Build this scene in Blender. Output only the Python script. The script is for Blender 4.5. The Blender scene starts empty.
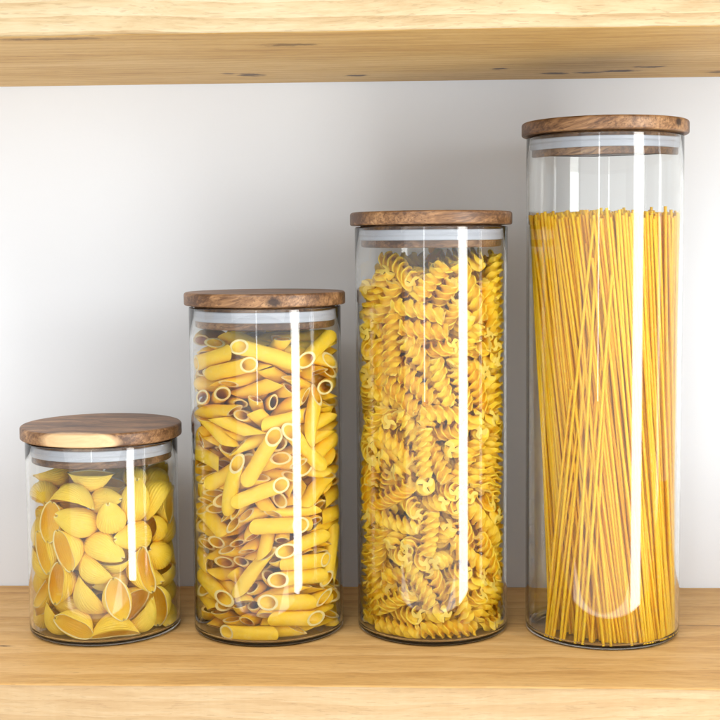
import bpy, bmesh, math, random
from math import pi, sin, cos, radians, sqrt
from mathutils import Vector, Quaternion, Matrix

# ------------------------------------------------------------------ camera
scene = bpy.context.scene
C = scene.collection
cam_d = bpy.data.cameras.new('camera')
cam = bpy.data.objects.new('camera', cam_d)
C.objects.link(cam)
cam_d.sensor_width = 36.0
cam_d.lens = 1275.06/720*36.0
cam_d.shift_y = -12.677/720
cam_d.clip_start = 0.02
cam_d.clip_end = 60
cam.matrix_world = (Matrix.Translation((0.01931, -0.83728, 0.25401))
                    @ Matrix.Rotation(0.04363, 4, 'Z')
                    @ Matrix.Rotation(pi/2 - 0.07917, 4, 'X')
                    @ Matrix.Rotation(-0.00828, 4, 'Z'))
scene.camera = cam

# ------------------------------------------------------------------ light
world = bpy.data.worlds.new('World')
scene.world = world
world.use_nodes = True
bg = world.node_tree.nodes['Background']
bg.inputs[0].default_value = (0.92, 0.95, 1.0, 1)
bg.inputs[1].default_value = 0.52

def area(name, loc, target, sx, sy, power, color=(1, 1, 1), spread=180):
    d = bpy.data.lights.new(name, 'AREA')
    d.shape = 'RECTANGLE'; d.size = sx; d.size_y = sy
    d.energy = power; d.color = color; d.spread = radians(spread)
    o = bpy.data.objects.new(name, d); C.objects.link(o)
    o.location = loc
    o.rotation_euler = (Vector(target) - Vector(loc)).to_track_quat('-Z', 'Y').to_euler()
    return o
# tall bright strip window to the right, broad dim window wall in front, two slim panes
area('window_strip_lamp', (0.64, -0.58, 0.42), (-0.25, 0.0, 0.42), 0.205, 1.26, 3.0, (1.0, 0.985, 0.96), 105)
area('window_wall_lamp', (0.08, -1.90, 0.38), (0.0, 0.0, 0.30), 3.5, 2.4, 18.0, (0.95, 0.98, 1.0))
area('side_pane_lamp', (1.05, -0.20, 0.42), (0.0, 0.0, 0.42), 0.06, 1.26, 0.8)
area('high_fill_lamp', (-0.45, -1.25, 1.55), (0.0, 0.0, 0.15), 1.4, 0.9, 19.0, (1.0, 0.98, 0.95))  # added high fill that brightens pasta and lids without showing in the jar walls
area('front_pane_lamp', (-0.22, -1.30, 0.75), (0.0, 0.0, 0.75), 0.045, 1.5, 1.2)
# added low fill, standing in for bounce, lifts the wall and upper shelf underside
area('low_fill_lamp', (-0.20, -1.55, -1.10), (-0.05, 0.0, 0.20), 3.4, 1.3, 29.0, (1.0, 0.98, 0.94))

scene.view_settings.view_transform = 'Standard'
scene.view_settings.look = 'None'
scene.view_settings.exposure = 0.36
scene.view_settings.gamma = 1.0
scene.render.engine = 'CYCLES'
cy = scene.cycles
cy.use_denoising = True
cy.max_bounces = 20; cy.diffuse_bounces = 7; cy.glossy_bounces = 6
cy.transmission_bounces = 14; cy.transparent_max_bounces = 40
cy.sample_clamp_indirect = 16.0
cy.caustics_reflective = False

# ------------------------------------------------------------------ node helpers
def new_mat(name):
    m = bpy.data.materials.new(name); m.use_nodes = True
    nt = m.node_tree
    for n in list(nt.nodes): nt.nodes.remove(n)
    out = nt.nodes.new('ShaderNodeOutputMaterial')
    return m, nt, out
class NT:
    def __init__(self, nt): self.nt = nt
    def n(self, typ, **kw):
        nd = self.nt.nodes.new(typ)
        for k, v in kw.items(): setattr(nd, k, v)
        return nd
    def l(self, a, b): self.nt.links.new(a, b)
    def val(self, sock, v):
        if hasattr(v, 'is_output') or isinstance(v, bpy.types.NodeSocket): self.l(v, sock)
        else: sock.default_value = v
    def math(self, op, a, b=0.0, c=0.0, clamp=False):
        nd = self.n('ShaderNodeMath', operation=op); nd.use_clamp = clamp
        for i, v in enumerate((a, b, c)):
            self.val(nd.inputs[i], v)
        return nd.outputs[0]
    def mapping(self, src, scale=(1, 1, 1), loc=(0, 0, 0), rot=(0, 0, 0)):
        nd = self.n('ShaderNodeMapping')
        nd.inputs['Scale'].default_value = scale; nd.inputs['Location'].default_value = loc; nd.inputs['Rotation'].default_value = rot
        self.l(src, nd.inputs['Vector']); return nd.outputs[0]
    def noise(self, src, scale=1.0, detail=4.0, rough=0.55, dist=0.0):
        nd = self.n('ShaderNodeTexNoise')
        nd.inputs['Scale'].default_value = scale; nd.inputs['Detail'].default_value = detail
        nd.inputs['Roughness'].default_value = rough; nd.inputs['Distortion'].default_value = dist
        self.l(src, nd.inputs['Vector']); return nd.outputs[0]
    def ramp(self, fac, stops):
        nd = self.n('ShaderNodeValToRGB'); el = nd.color_ramp.elements
        while len(el) < len(stops): el.new(0.5)
        for e, (p, c) in zip(el, stops):
            e.position = p; e.color = (*c, 1) if len(c) == 3 else c
        self.l(fac, nd.inputs[0]); return nd.outputs[0]
    def mix(self, fac, a, b, mode='MIX'):
        nd = self.n('ShaderNodeMix', data_type='RGBA', blend_type=mode)
        self.val(nd.inputs[0], fac)
        for s, v in ((nd.inputs[6], a), (nd.inputs[7], b)):
            if isinstance(v, tuple): s.default_value = (*v, 1)
            else: self.l(v, s)
        return nd.outputs[2]
    def bump(self, h, strength, dist, normal=None):
        nd = self.n('ShaderNodeBump'); nd.inputs['Strength'].default_value = strength; nd.inputs['Distance'].default_value = dist
        self.l(h, nd.inputs['Height'])
        if normal is not None: self.l(normal, nd.inputs['Normal'])
        return nd.outputs[0]
    def principled(self, col, rough, normal=None, spec=0.5):
        p = self.n('ShaderNodeBsdfPrincipled')
        if isinstance(col, tuple): p.inputs['Base Color'].default_value = (*col, 1)
        else: self.l(col, p.inputs['Base Color'])
        self.val(p.inputs['Roughness'], rough)
        p.inputs['Specular IOR Level'].default_value = spec
        if normal is not None: self.l(normal, p.inputs['Normal'])
        return p

# ------------------------------------------------------------------ materials
def oak(name, dark, mid, pale, pith=(0.16, -0.30), ring=42.0, ring_amt=0.5, seed=0.0, spots=(), saw=0.0, pores=0.5):
    m, nt, out = new_mat(name); N = NT(nt)
    co = N.n('ShaderNodeTexCoord').outputs['Object']
    # wander of the grain along the board
    wob = N.n('ShaderNodeTexNoise'); wob.inputs['Scale'].default_value = 1.0; wob.inputs['Detail'].default_value = 3.0
    N.l(N.mapping(co, (3.2, 9, 9), (seed, seed*1.7, 0)), wob.inputs['Vector'])
    sub = N.n('ShaderNodeVectorMath', operation='SUBTRACT'); N.l(wob.outputs['Color'], sub.inputs[0]); sub.inputs[1].default_value = (.5, .5, .5)
    scl = N.n('ShaderNodeVectorMath', operation='MULTIPLY'); N.l(sub.outputs[0], scl.inputs[0]); scl.inputs[1].default_value = (0.0, 0.035, 0.022)
    add = N.n('ShaderNodeVectorMath', operation='ADD'); N.l(co, add.inputs[0]); N.l(scl.outputs[0], add.inputs[1])
    P = add.outputs[0]
    wv = N.n('ShaderNodeTexWave', wave_type='RINGS', rings_direction='X', wave_profile='SAW')
    N.l(N.mapping(P, (1, 1, 1), (0, pith[0], pith[1])), wv.inputs['Vector'])
    wv.inputs['Scale'].default_value = ring; wv.inputs['Distortion'].default_value = 1.2
    wv.inputs['Detail'].default_value = 3.0; wv.inputs['Detail Scale'].default_value = 0.6
    tone = N.noise(N.mapping(P, (6, 26, 26), (seed*3, 0, seed)), 1.0, 6.0, 0.66)
    fib = N.noise(N.mapping(P, (38, 620, 620), (0, seed, 0)), 1.0, 4.0, 0.7)
    mid_ = N.noise(N.mapping(P, (14, 130, 130), (seed, 0, 0)), 1.0, 5.0, 0.7)
    fac = N.math('ADD', N.math('MULTIPLY', tone, 0.85), N.math('MULTIPLY', wv.outputs[0], ring_amt*0.45))
    fac = N.math('ADD', fac, N.math('MULTIPLY', fib, 0.70))
    fac = N.math('ADD', fac, N.math('MULTIPLY', mid_, 0.75))
    fac = N.math('SUBTRACT', fac, 0.825 + ring_amt*0.1)
    col = N.ramp(fac, [(0.12, pale), (0.42, mid), (0.78, dark)])
    # open pores: short dark dashes along the grain
    por = N.noise(N.mapping(P, (95, 1100, 1100), (seed, 0, 3)), 1.0, 2.0, 0.5)
    pm = N.math('MULTIPLY', N.math('GREATER_THAN', por, 0.625), pores)
    pz = N.noise(N.mapping(P, (5, 40, 40), (1, seed, 3)), 1.0, 2.0, 0.5)
    pm = N.math('MULTIPLY', pm, N.math('SMOOTH_MIN', pz, 0.8, 0.1))
    col = N.mix(pm, col, tuple(c*0.55 for c in dark))
    if saw:
        sw = N.noise(N.mapping(co, (260, 14, 16), (seed, 0, 0)), 1.0, 3.0, 0.6)
        col = N.mix(N.math('MULTIPLY', N.math('SUBTRACT', sw, 0.42, clamp=True), saw), col, tuple(c*0.72 for c in mid))
    # knots and checks: stretched dark marks that belong to this board
    for (sx, sy, lx, ly, s) in spots:
        dn = N.noise(N.mapping(co, (90, 220, 220)), 1.0, 4.0, 0.65)
        d1 = N.mapping(co, (1/lx, 1/ly, 0), (-sx/lx, -sy/ly, 0))
        ln = N.n('ShaderNodeVectorMath', operation='LENGTH'); N.l(d1, ln.inputs[0])
        dd = N.math('ADD', ln.outputs[1], N.math('MULTIPLY', N.math('SUBTRACT', dn, 0.5), 2.2))
        mk = N.ramp(dd, [(0.40, (1, 1, 1)), (0.88, (0, 0, 0))])
        col = N.mix(N.math('MULTIPLY', mk, s), col, (0.055, 0.022, 0.008))
    h = N.math('ADD', N.math('MULTIPLY', fib, 0.7), N.math('MULTIPLY', pm, -0.8))
    nrm = N.bump(h, 0.35, 0.0006)
    rr = N.math('ADD', N.math('MULTIPLY', tone, 0.25), 0.42)
    p = N.principled(col, rr, nrm, 0.35)
    N.l(p.outputs[0], out.inputs[0]); return m

def acacia(name, rot, seed, sap=None, knot=None, tone_shift=0.0):
    m, nt, out = new_mat(name); N = NT(nt)
    co = N.n('ShaderNodeTexCoord').outputs['Object']
    G = N.mapping(co, (1, 1, 1), (seed*.37, seed*.11, seed*.05), (0.25, 0.12, rot))
    w = N.n('ShaderNodeTexNoise'); w.inputs['Scale'].default_value = 14; w.inputs['Detail'].default_value = 2
    N.l(G, w.inputs['Vector'])
    s1 = N.n('ShaderNodeVectorMath', operation='SCALE'); N.l(w.outputs['Color'], s1.inputs[0]); s1.inputs['Scale'].default_value = 0.011
    ad = N.n('ShaderNodeVectorMath', operation='ADD'); N.l(G, ad.inputs[0]); N.l(s1.outputs[0], ad.inputs[1])
    P = ad.outputs[0]
    band = N.noise(N.mapping(P, (7, 62, 75)), 1.0, 3.0, 0.55)
    fine = N.noise(N.mapping(P, (40, 520, 520)), 1.0, 3.0, 0.65)
    fleck = N.noise(N.mapping(P, (70, 1100, 700)), 1.0, 2.0, 0.6)
    f = N.math('ADD', N.math('MULTIPLY', band, 1.35), N.math('MULTIPLY', fine, 1.0))
    f = N.math('ADD', f, -0.88 + tone_shift)
    col = N.ramp(f, [(0.12, (0.075, 0.033, 0.013)), (0.36, (0.19, 0.095, 0.040)), (0.58, (0.32, 0.175, 0.078)), (0.85, (0.46, 0.29, 0.145))])
    col = N.mix(N.math('MULTIPLY', N.math('GREATER_THAN', fleck, 0.59), 0.6), col, (0.075, 0.032, 0.014))
    if sap:
        (sx, sy, lx, ly) = sap
        dn = N.noise(co, 60, 3.0, 0.6)
        d1 = N.mapping(co, (1/lx, 1/ly, 1/0.0085), (-sx/lx, -sy/ly, 0.0009/0.0085))
        ln = N.n('ShaderNodeVectorMath', operation='LENGTH'); N.l(d1, ln.inputs[0])
        dd = N.math('ADD', ln.outputs[1], N.math('MULTIPLY', N.math('SUBTRACT', dn, 0.5), 0.5))
        mk = N.ramp(dd, [(0.80, (1, 1, 1)), (1.0, (0, 0, 0))])
        sapc = N.ramp(N.math('ADD', N.math('MULTIPLY', fine, 0.6), N.math('MULTIPLY', band, 0.5)), [(0.3, (0.66, 0.46, 0.25)), (0.75, (0.50, 0.31, 0.15))])
        col = N.mix(mk, col, sapc)
    if knot:
        (kx, ky, kz, r) = knot
        d1 = N.mapping(co, (1/r, 1/r, 1/(r*.8)), (-kx/r, -ky/r, -kz/(r*.8)))
        ln = N.n('ShaderNodeVectorMath', operation='LENGTH'); N.l(d1, ln.inputs[0])
        dn = N.noise(co, 260, 3.0, 0.6)
        dd = N.math('ADD', ln.outputs[1], N.math('MULTIPLY', N.math('SUBTRACT', dn, 0.5), 1.0))
        mk = N.ramp(dd, [(0.45, (1, 1, 1)), (1.0, (0, 0, 0))])
        col = N.mix(N.math('MULTIPLY', mk, 0.92), col, (0.020, 0.009, 0.006))
    nrm = N.bump(fine, 0.30, 0.0005)
    p = N.principled(col, 0.42, nrm, 0.45)
    N.l(p.outputs[0], out.inputs[0]); return m

def glass_material(name, tint=(0.985, 0.992, 0.988), edge=(0.70, 0.76, 0.74)):
    # thin-walled glass: clear transmission plus a Fresnel reflection on every surface
    m, nt, out = new_mat(name); N = NT(nt)
    g = N.n('ShaderNodeNewGeometry')
    dt = N.n('ShaderNodeVectorMath', operation='DOT_PRODUCT'); N.l(g.outputs['Normal'], dt.inputs[0]); N.l(g.outputs['Incoming'], dt.inputs[1])
    c = N.math('ABSOLUTE', dt.outputs['Value'])
    k = N.math('SUBTRACT', 1.0, c, clamp=True)
    k5 = N.math('POWER', k, 5.0)
    F = N.math('ADD', N.math('MULTIPLY', k5, 0.95), 0.043)
    path = N.math('POWER', k, 4.0)
    colr = N.mix(path, tint, edge)
    tr = N.n('ShaderNodeBsdfTransparent'); N.l(colr, tr.inputs[0])
    gl = N.n('ShaderNodeBsdfGlossy'); gl.inputs['Roughness'].default_value = 0.012
    mx = N.n('ShaderNodeMixShader'); N.l(F, mx.inputs[0]); N.l(tr.outputs[0], mx.inputs[1]); N.l(gl.outputs[0], mx.inputs[2])
    N.l(mx.outputs[0], out.inputs[0]); return m

def solid_glass(name, col=(0.99, 0.995, 0.992)):
    m, nt, out = new_mat(name); N = NT(nt)
    g = N.n('ShaderNodeBsdfGlass'); g.inputs['Color'].default_value = (*col, 1); g.inputs['IOR'].default_value = 1.47; g.inputs['Roughness'].default_value = 0.0
    N.l(g.outputs[0], out.inputs[0]); return m

def pasta_material(name, a, b, rough=0.42, mottle=1.0, sss=0.12):
    m, nt, out = new_mat(name); N = NT(nt)
    co = N.n('ShaderNodeTexCoord').outputs['Object']
    oi = N.n('ShaderNodeObjectInfo').outputs['Random']
    sh = N.n('ShaderNodeVectorMath', operation='ADD'); N.l(co, sh.inputs[0])
    cb = N.n('ShaderNodeCombineXYZ'); N.l(oi, cb.inputs[0]); N.l(oi, cb.inputs[1]); N.l(cb.outputs[0], sh.inputs[1])
    t = N.noise(N.mapping(sh.outputs[0], (90, 160, 160)), 1.0, 4.0, 0.6)
    f = N.math('ADD', N.math('MULTIPLY', t, 0.7*mottle), N.math('MULTIPLY', oi, 0.65))
    f = N.math('SUBTRACT', f, 0.18)
    col = N.ramp(f, [(0.1, a), (0.9, b)])
    # floury bloom and tiny bran specks on the dry surface
    fl = N.noise(N.mapping(sh.outputs[0], (210, 260, 260)), 1.0, 5.0, 0.7)
    col = N.mix(N.math('MULTIPLY', N.math('SUBTRACT', fl, 0.52, clamp=True), 1.5), col, (0.94, 0.76, 0.26))
    sp = N.noise(sh.outputs[0], 1900, 2.0, 0.5)
    col = N.mix(N.math('MULTIPLY', N.math('GREATER_THAN', sp, 0.70), 0.35), col, (0.62, 0.30, 0.03))
    fn = N.noise(co, 1500, 3.0, 0.6)
    nrm = N.bump(N.math('ADD', fn, N.math('MULTIPLY', t, 0.6)), 0.22, 0.0003)
    p = N.principled(col, rough, nrm, 0.34)
    p.inputs['Subsurface Weight'].default_value = sss
    p.inputs['Subsurface Radius'].default_value = (1.0, 0.72, 0.22)
    p.inputs['Subsurface Scale'].default_value = 0.0015
    N.l(p.outputs[0], out.inputs[0]); return m

def plain(name, col, rough=0.5, spec=0.5, nscale=0, nstr=0.1, ndist=0.001, vary=0.0):
    m, nt, out = new_mat(name); N = NT(nt)
    co = N.n('ShaderNodeTexCoord').outputs['Object']
    nrm = None; c = col
    if nscale:
        nz = N.noise(co, nscale, 5.0, 0.6); nrm = N.bump(nz, nstr, ndist)
    if vary:
        v = N.noise(co, 4.0, 4.0, 0.6)
        c = N.ramp(v, [(0.25, tuple(x*(1-vary) for x in col)), (0.75, tuple(min(1, x*(1+vary)) for x in col))])
    p = N.principled(c, rough, nrm, spec)
    N.l(p.outputs[0], out.inputs[0]); return m

M_WALL = plain('wall_paint', (0.665, 0.695, 0.73), 0.75, 0.25, 420, 0.10, 0.0006, 0.012)
M_LOWER = oak('oak_lower', (0.37, 0.19, 0.056), (0.54, 0.315, 0.106), (0.63, 0.40, 0.165), (0.20, 0.34), 30.0, 0.55, 2.3,
              spots=((-0.2462, -0.047, 0.010, 0.0016, 0.8), (0.2077, 0.004, 0.05, 0.0010, 0.7), (0.11, -0.085, 0.02, 0.0010, 0.35), (-0.11, -0.09, 0.03, 0.0008, 0.3)))
M_LOWER_EDGE = oak('oak_lower_edge', (0.336, 0.208, 0.092), (0.400, 0.268, 0.132), (0.448, 0.328, 0.184), (0.20, 0.34), 34.0, 0.5, 5.1, saw=0.4, pores=0.4)
M_UPPER = oak('oak_upper', (0.350, 0.184, 0.051), (0.497, 0.304, 0.099), (0.589, 0.396, 0.156), (0.15, -0.36), 30.0, 0.5, 7.7,
              spots=((-0.094, 0.0535, 0.013225, 0.0108, 0.8925), (-0.108, 0.046, 0.0069, 0.0051, 0.63), (-0.0206, 0.0642, 0.009775, 0.0067, 0.9975), (0.0774, 0.0415, 0.00805, 0.0056, 0.945), (0.1173, 0.0683, 0.0138, 0.0067, 1), (0.1609, 0.0601, 0.0184, 0.0082, 1), (0.139, 0.066, 0.0138, 0.0056, 1), (0.1768, 0.042, 0.01495, 0.0056, 0.9975), (-0.0539, -0.0749, 0.0207, 0.0077, 0.63), (-0.185, -0.1095, 0.04025, 0.0056, 0.63), (0.232, 0.073, 0.0138, 0.0077, 0.735)))
M_UPPER_EDGE = oak('oak_upper_edge', (0.30, 0.195, 0.088), (0.405, 0.305, 0.168), (0.455, 0.365, 0.23), (0.30, -0.02), 44.0, 0.75, 9.4, pores=0.5)
M_GLASS = solid_glass('clear_glass')
M_BASE = glass_material('glass_base', (0.97, 0.975, 0.965), (0.55, 0.60, 0.56))
M_SEAL = plain('silicone_seal', (0.46, 0.48, 0.53), 0.38, 0.5)
M_SHELL = pasta_material('pasta_shell_dough', (0.92, 0.59, 0.030), (0.95, 0.70, 0.095), 0.48)
M_PENNE = pasta_material('penne_dough', (0.92, 0.55, 0.012), (0.95, 0.645, 0.040), 0.44)
M_FUSIL = pasta_material('fusilli_dough', (0.94, 0.575, 0.010), (0.955, 0.67, 0.040), 0.42)
M_SPAG = pasta_material('spaghetti_dough', (0.91, 0.50, 0.005), (0.94, 0.61, 0.014), 0.42)
M_FCUT = pasta_material('fusilli_cut_end', (0.94, 0.64, 0.07), (0.95, 0.72, 0.14), 0.5)
M_CUT = pasta_material('pasta_cut_edge', (0.88, 0.70, 0.28), (0.90, 0.76, 0.36), 0.5)
M_FIN = pasta_material('fusilli_fin_edge', (0.94, 0.60, 0.018), (0.955, 0.70, 0.06), 0.45)

# ------------------------------------------------------------------ object helpers
def link(name, me, mats=(), parent=None, loc=(0, 0, 0)):
    o = bpy.data.objects.new(name, me); C.objects.link(o)
    for m in mats: me.materials.append(m)
    o.location = loc
    if parent is not None: o.parent = parent
    return o
def tag(o, label=None, cat=None, group=None, kind=None):
    for k, v in (('label', label), ('category', cat), ('group', group), ('kind', kind)):
        if v: o[k] = v
    return o
def lathe(name, prof, seg=128, closed=False, smooth=True, squash=None):
    V = []; F = []; n = len(prof)
    rings = []
    for (r, z) in prof:
        if r < 1e-7:
            rings.append([len(V)]); V.append((0, 0, z))
        else:
            b = len(V)
            for j in range(seg):
                a = 2*pi*j/seg
                V.append((r*cos(a), r*sin(a), z))
            rings.append(list(range(b, b+seg)))
    pairs = list(zip(rings, rings[1:])) + ([(rings[-1], rings[0])] if closed else [])
    for A, B in pairs:
        for j in range(seg):
            j2 = (j+1) % seg
            if len(A) == 1 and len(B) == 1: continue
            if len(A) == 1: F.append((A[0], B[j2], B[j]))
            elif len(B) == 1: F.append((A[j], A[j2], B[0]))
            else: F.append((A[j], A[j2], B[j2], B[j]))
    me = bpy.data.meshes.new(name); me.from_pydata(V, [], F); me.update()
    bm = bmesh.new(); bm.from_mesh(me); bmesh.ops.recalc_face_normals(bm, faces=bm.faces[:]); bm.to_mesh(me); bm.free()
    for p in me.polygons: p.use_smooth = smooth
    return me
def arc(cx, cz, r, a0, a1, n):
    return [(cx + r*cos(radians(a0+(a1-a0)*i/n)), cz + r*sin(radians(a0+(a1-a0)*i/n))) for i in range(n+1)]

# ------------------------------------------------------------------ setting: wall and two shelf boards
def board(name, x0, x1, y0, y1, z0, z1, rad, mats, seed):
    """a plank along x: rounded, slightly wavering long edges; slot 1 is the front edge"""
    rnd = random.Random(seed)
    prof = []
    for (cx, cz, a0) in ((y0+rad, z0+rad, 180), (y1-.0008, z0+.0008, 270), (y1-.0008, z1-.0008, 0), (y0+rad, z1-rad, 90)):
        r = rad if cx < (y0+y1)/2 else .0008
        prof += [(p, q) for p, q in arc(cx, cz, r, a0, a0+90, 7)]
    nx = 160; n = len(prof)
    ph = [rnd.uniform(0, 6.28) for _ in range(8)]
    V = []; F = []; Mi = []
    for i in range(nx+1):
        x = x0 + (x1-x0)*i/nx
        wz = .00022*sin(9*x+ph[0]) + .00012*sin(31*x+ph[1]) + .00007*sin(83*x+ph[2])
        wy = .00025*sin(11*x+ph[3]) + .00012*sin(37*x+ph[4]) + .00007*sin(97*x+ph[5])
        for (y, z) in prof:
            f = 1.0 if y < y0 + rad*1.05 else 0.0
            V.append((x, y + f*wy, z + (wz if f else 0)*(1 if abs(z-(z0+z1)/2) > (z1-z0)/2-rad*1.05 else 0)))
    for i in range(nx):
        for j in range(n):
            j2 = (j+1) % n
            F.append((i*n+j, i*n+j2, (i+1)*n+j2, (i+1)*n+j))
            ym = (prof[j][0]+prof[j2][0])/2
            Mi.append(1 if ym < y0 + rad*.45 else 0)
    F.append(tuple(range(n))[::-1]); Mi.append(0)
    F.append(tuple(nx*n+j for j in range(n))); Mi.append(0)
    me = bpy.data.meshes.new(name); me.from_pydata(V, [], F); me.update()
    bm = bmesh.new(); bm.from_mesh(me); bmesh.ops.recalc_face_normals(bm, faces=bm.faces[:]); bm.to_mesh(me); bm.free()
    for p, m in zip(me.polygons, Mi):
        p.material_index = m; p.use_smooth = len(p.vertices) == 4
    return link(name, me, mats)

YW, YF, ZU = 0.0991, -0.1188, 0.3728
bmw = bmesh.new()
bmesh.ops.create_cube(bmw, size=1.0)
for v in bmw.verts: v.co = Vector((v.co.x*3.2, YW + .03 + .001 + v.co.y*.06, .2 + v.co.z*2.4))
mw = bpy.data.meshes.new('wall'); bmw.to_mesh(mw); bmw.free()
wall = tag(link('wall', mw, [M_WALL]), 'plain white painted wall behind the jars', 'wall', kind='structure')
shelf = board('wooden_shelf', -0.75, 0.75, YF, YW, -0.042, 0.0, 0.0035, [M_LOWER, M_LOWER_EDGE], 3)
tag(shelf, 'honey coloured oak shelf board that the four jars stand on', 'shelf')
shelf2 = board('wooden_shelf', -0.75, 0.75, YF, YW, ZU, ZU+0.042, 0.0018, [M_UPPER, M_UPPER_EDGE], 8)
tag(shelf2, 'pale oak shelf board overhead with small dark knots on its underside', 'shelf')

# ------------------------------------------------------------------ jars
JARS = [(-0.19038, -0.00114, 0.13778), (-0.07981, 0.00014, 0.22489), (0.02979, 0.00355, 0.27581), (0.1415, -0.00279, 0.33189)]
JLAB = ['shortest glass jar with wooden lid, holding pasta shells',
        'glass jar with wooden lid, holding tubes of penne',
        'glass jar with wooden lid, holding twisted fusilli spirals',
        'tallest glass jar with wooden lid, holding long spaghetti']
RG, TW, LTH = 0.0500, 0.0019, 0.0085
LIDM = [acacia('acacia_lid_grey', 0.10, 3.1, sap=(-0.004, -0.058, 0.036, 0.020), tone_shift=0.03),
        acacia('acacia_lid_warm', 0.35, 5.4, knot=(0.012, -0.0525, -0.001, 0.006)),
        acacia('acacia_lid_brown', -0.2, 8.2, knot=(0.055, -0.02, 0, 0.004)),
        acacia('acacia_lid_dark', 0.5, 11.7, knot=(0.040, -0.0345, 0.001, 0.0042))]
for k, ((jx, jy, h), lab) in enumerate(zip(JARS, JLAB)):
    root = bpy.data.objects.new('glass_jar', None); C.objects.link(root)
    root.empty_display_size = .02; root.location = (jx, jy, 0)
    root.rotation_euler = (0, 0, 0)
    tag(root, lab, 'jar', 'glass storage jars with wooden lids')
    zt = h - LTH - 0.0010                        # rim of the glass just under the lid
    ri = RG - TW
    prof = [(0, 0.0006)] + [(RG*.80, 0.0006)] + [(RG*.86, 0.0002)] + arc(RG-.0032, .0034, .0032, -90, 0, 8)
    prof += [(RG, zt*t) for t in (.1, .3, .5, .7, .9)] + arc(RG-TW/2, zt-TW/2, TW/2, 0, 180, 8)
    prof += [(ri, zt*t) for t in (.9, .7, .5, .3, .1)] + arc(ri-.003, .0058, .003, 0, -90, 8) + [(RG*.6, .0027), (0, .0027)]
    prof = [(r, max(z, 0.0002)) for r, z in prof]
    body = link('glass_body', lathe('glass_body', prof, 192), [M_GLASS], root)
    ltop = h
    lprof = [(0, -LTH/2)] + [(.044, -LTH/2)] + arc(.05301-.0012, -LTH/2+.0012, .0012, -90, 0, 5) + arc(.05301-.0018, LTH/2-.0018, .0018, 0, 90, 6) + [(.046, LTH/2), (0, LTH/2)]
    lid = link('lid', lathe('lid', lprof, 160), [LIDM[k]], root, (0, 0, h-LTH/2))
    lid.rotation_euler = (0, 0, 0)
    for p in lid.data.polygons: p.use_smooth = True
    pz = -LTH/2
    pr = .0462
    pprof = [(0, pz-.0148), (pr-.0010, pz-.0148)] + arc(pr-.0010, pz-.0138, .0010, -90, 0, 4) + [(pr, pz-.0002), (0, pz-.0002)]
    link('plug', lathe('plug', pprof, 128), [LIDM[k]], lid)
    sr = ri - .0003
    sprof = [(pr+.0001, pz-.0102)] + arc(sr-.0012, pz-.0094, .0008, -60, 0, 3) + [(sr-.0007, pz-.0080)] + arc(sr-.0006, pz-.0066, .0006, -60, 60, 4) + [(sr-.0007, pz-.0052)] + arc(sr-.0010, pz-.0042, .0008, 0, 70, 3) + [(pr+.0001, pz-.0036)]
    link('seal', lathe('seal', sprof, 128, closed=True), [M_SEAL], lid)

# ------------------------------------------------------------------ pasta
def grid_mesh(name, verts, faces, mats, smooth_ang=None):
    me = bpy.data.meshes.new(name)
    me.from_pydata(verts, [], faces)
    for p, m in zip(me.polygons, mats):
        p.material_index = m; p.use_smooth = True
    me.validate(); me.update()
    return me

def shell_mesh(name, seed):
    rnd = random.Random(seed)
    L = .0288*rnd.uniform(.84, 1.14); R = .0094*rnd.uniform(.88, 1.10)
    PH = radians(rnd.uniform(108, 146)); curl = rnd.uniform(.12, .30); skew = rnd.uniform(-.10, .10)
    bend = rnd.uniform(.0025, .0045); asym = rnd.uniform(-.12, .12); th = .00115
    nu, nv, ribs = 34, 132, 24
    def P(u, v, off):
        t = min(max(u + skew*sin(pi*u)*.5, 0), 1)
        s = max(sin(pi*t), 0)
        r = R*(.13 + .87*s**.72) - off
        open_ = PH*(.80 + .20*s)
        a = v*open_ + asym*s
        lip = abs(v)
        rr = r*(1 - curl*lip**3*s) + R*.10*max(0, lip-.86)/.14*s*0.5
        ridge = .00017*sin(ribs*pi*v)*min(1, s*3) * (1 if off < th*.5 else .4)
        rr += ridge
        x = L*(u-.5)
        xx = (2*(u-.5))
        y = rr*sin(a)
        z = -rr*cos(a)*.92 + bend*xx*xx*1.4
        x += .0016*lip**2*(1 if u > .5 else -1)*(abs(xx)**3)
        return (x, y, z)
    V = []; F = []; M = []
    def idx(i, j, k): return k*(nu+1)*(nv+1) + i*(nv+1) + j
    for k in (0, 1):
        for i in range(nu+1):
            u = .5 - .5*cos(pi*i/nu)*1.0
            u = .25*(i/nu) + .75*u
            for j in range(nv+1):
                V.append(P(u, 2*j/nv-1, k*th))
    for i in range(nu):
        for j in range(nv):
            F.append((idx(i,j,0), idx(i,j+1,0), idx(i+1,j+1,0), idx(i+1,j,0))); M.append(0)
            F.append((idx(i,j,1), idx(i+1,j,1), idx(i+1,j+1,1), idx(i,j+1,1))); M.append(0)
        for j in (0, nv):
            q = (idx(i,j,0), idx(i+1,j,0), idx(i+1,j,1), idx(i,j,1))
            F.append(q if j == 0 else q[::-1]); M.append(1)
    for j in range(nv):
        for i in (0, nu):
            q = (idx(i,j,0), idx(i,j,1), idx(i,j+1,1), idx(i,j+1,0))
            F.append(q if i == 0 else q[::-1]); M.append(1)
    return grid_mesh(name, V, F, M)

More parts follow.
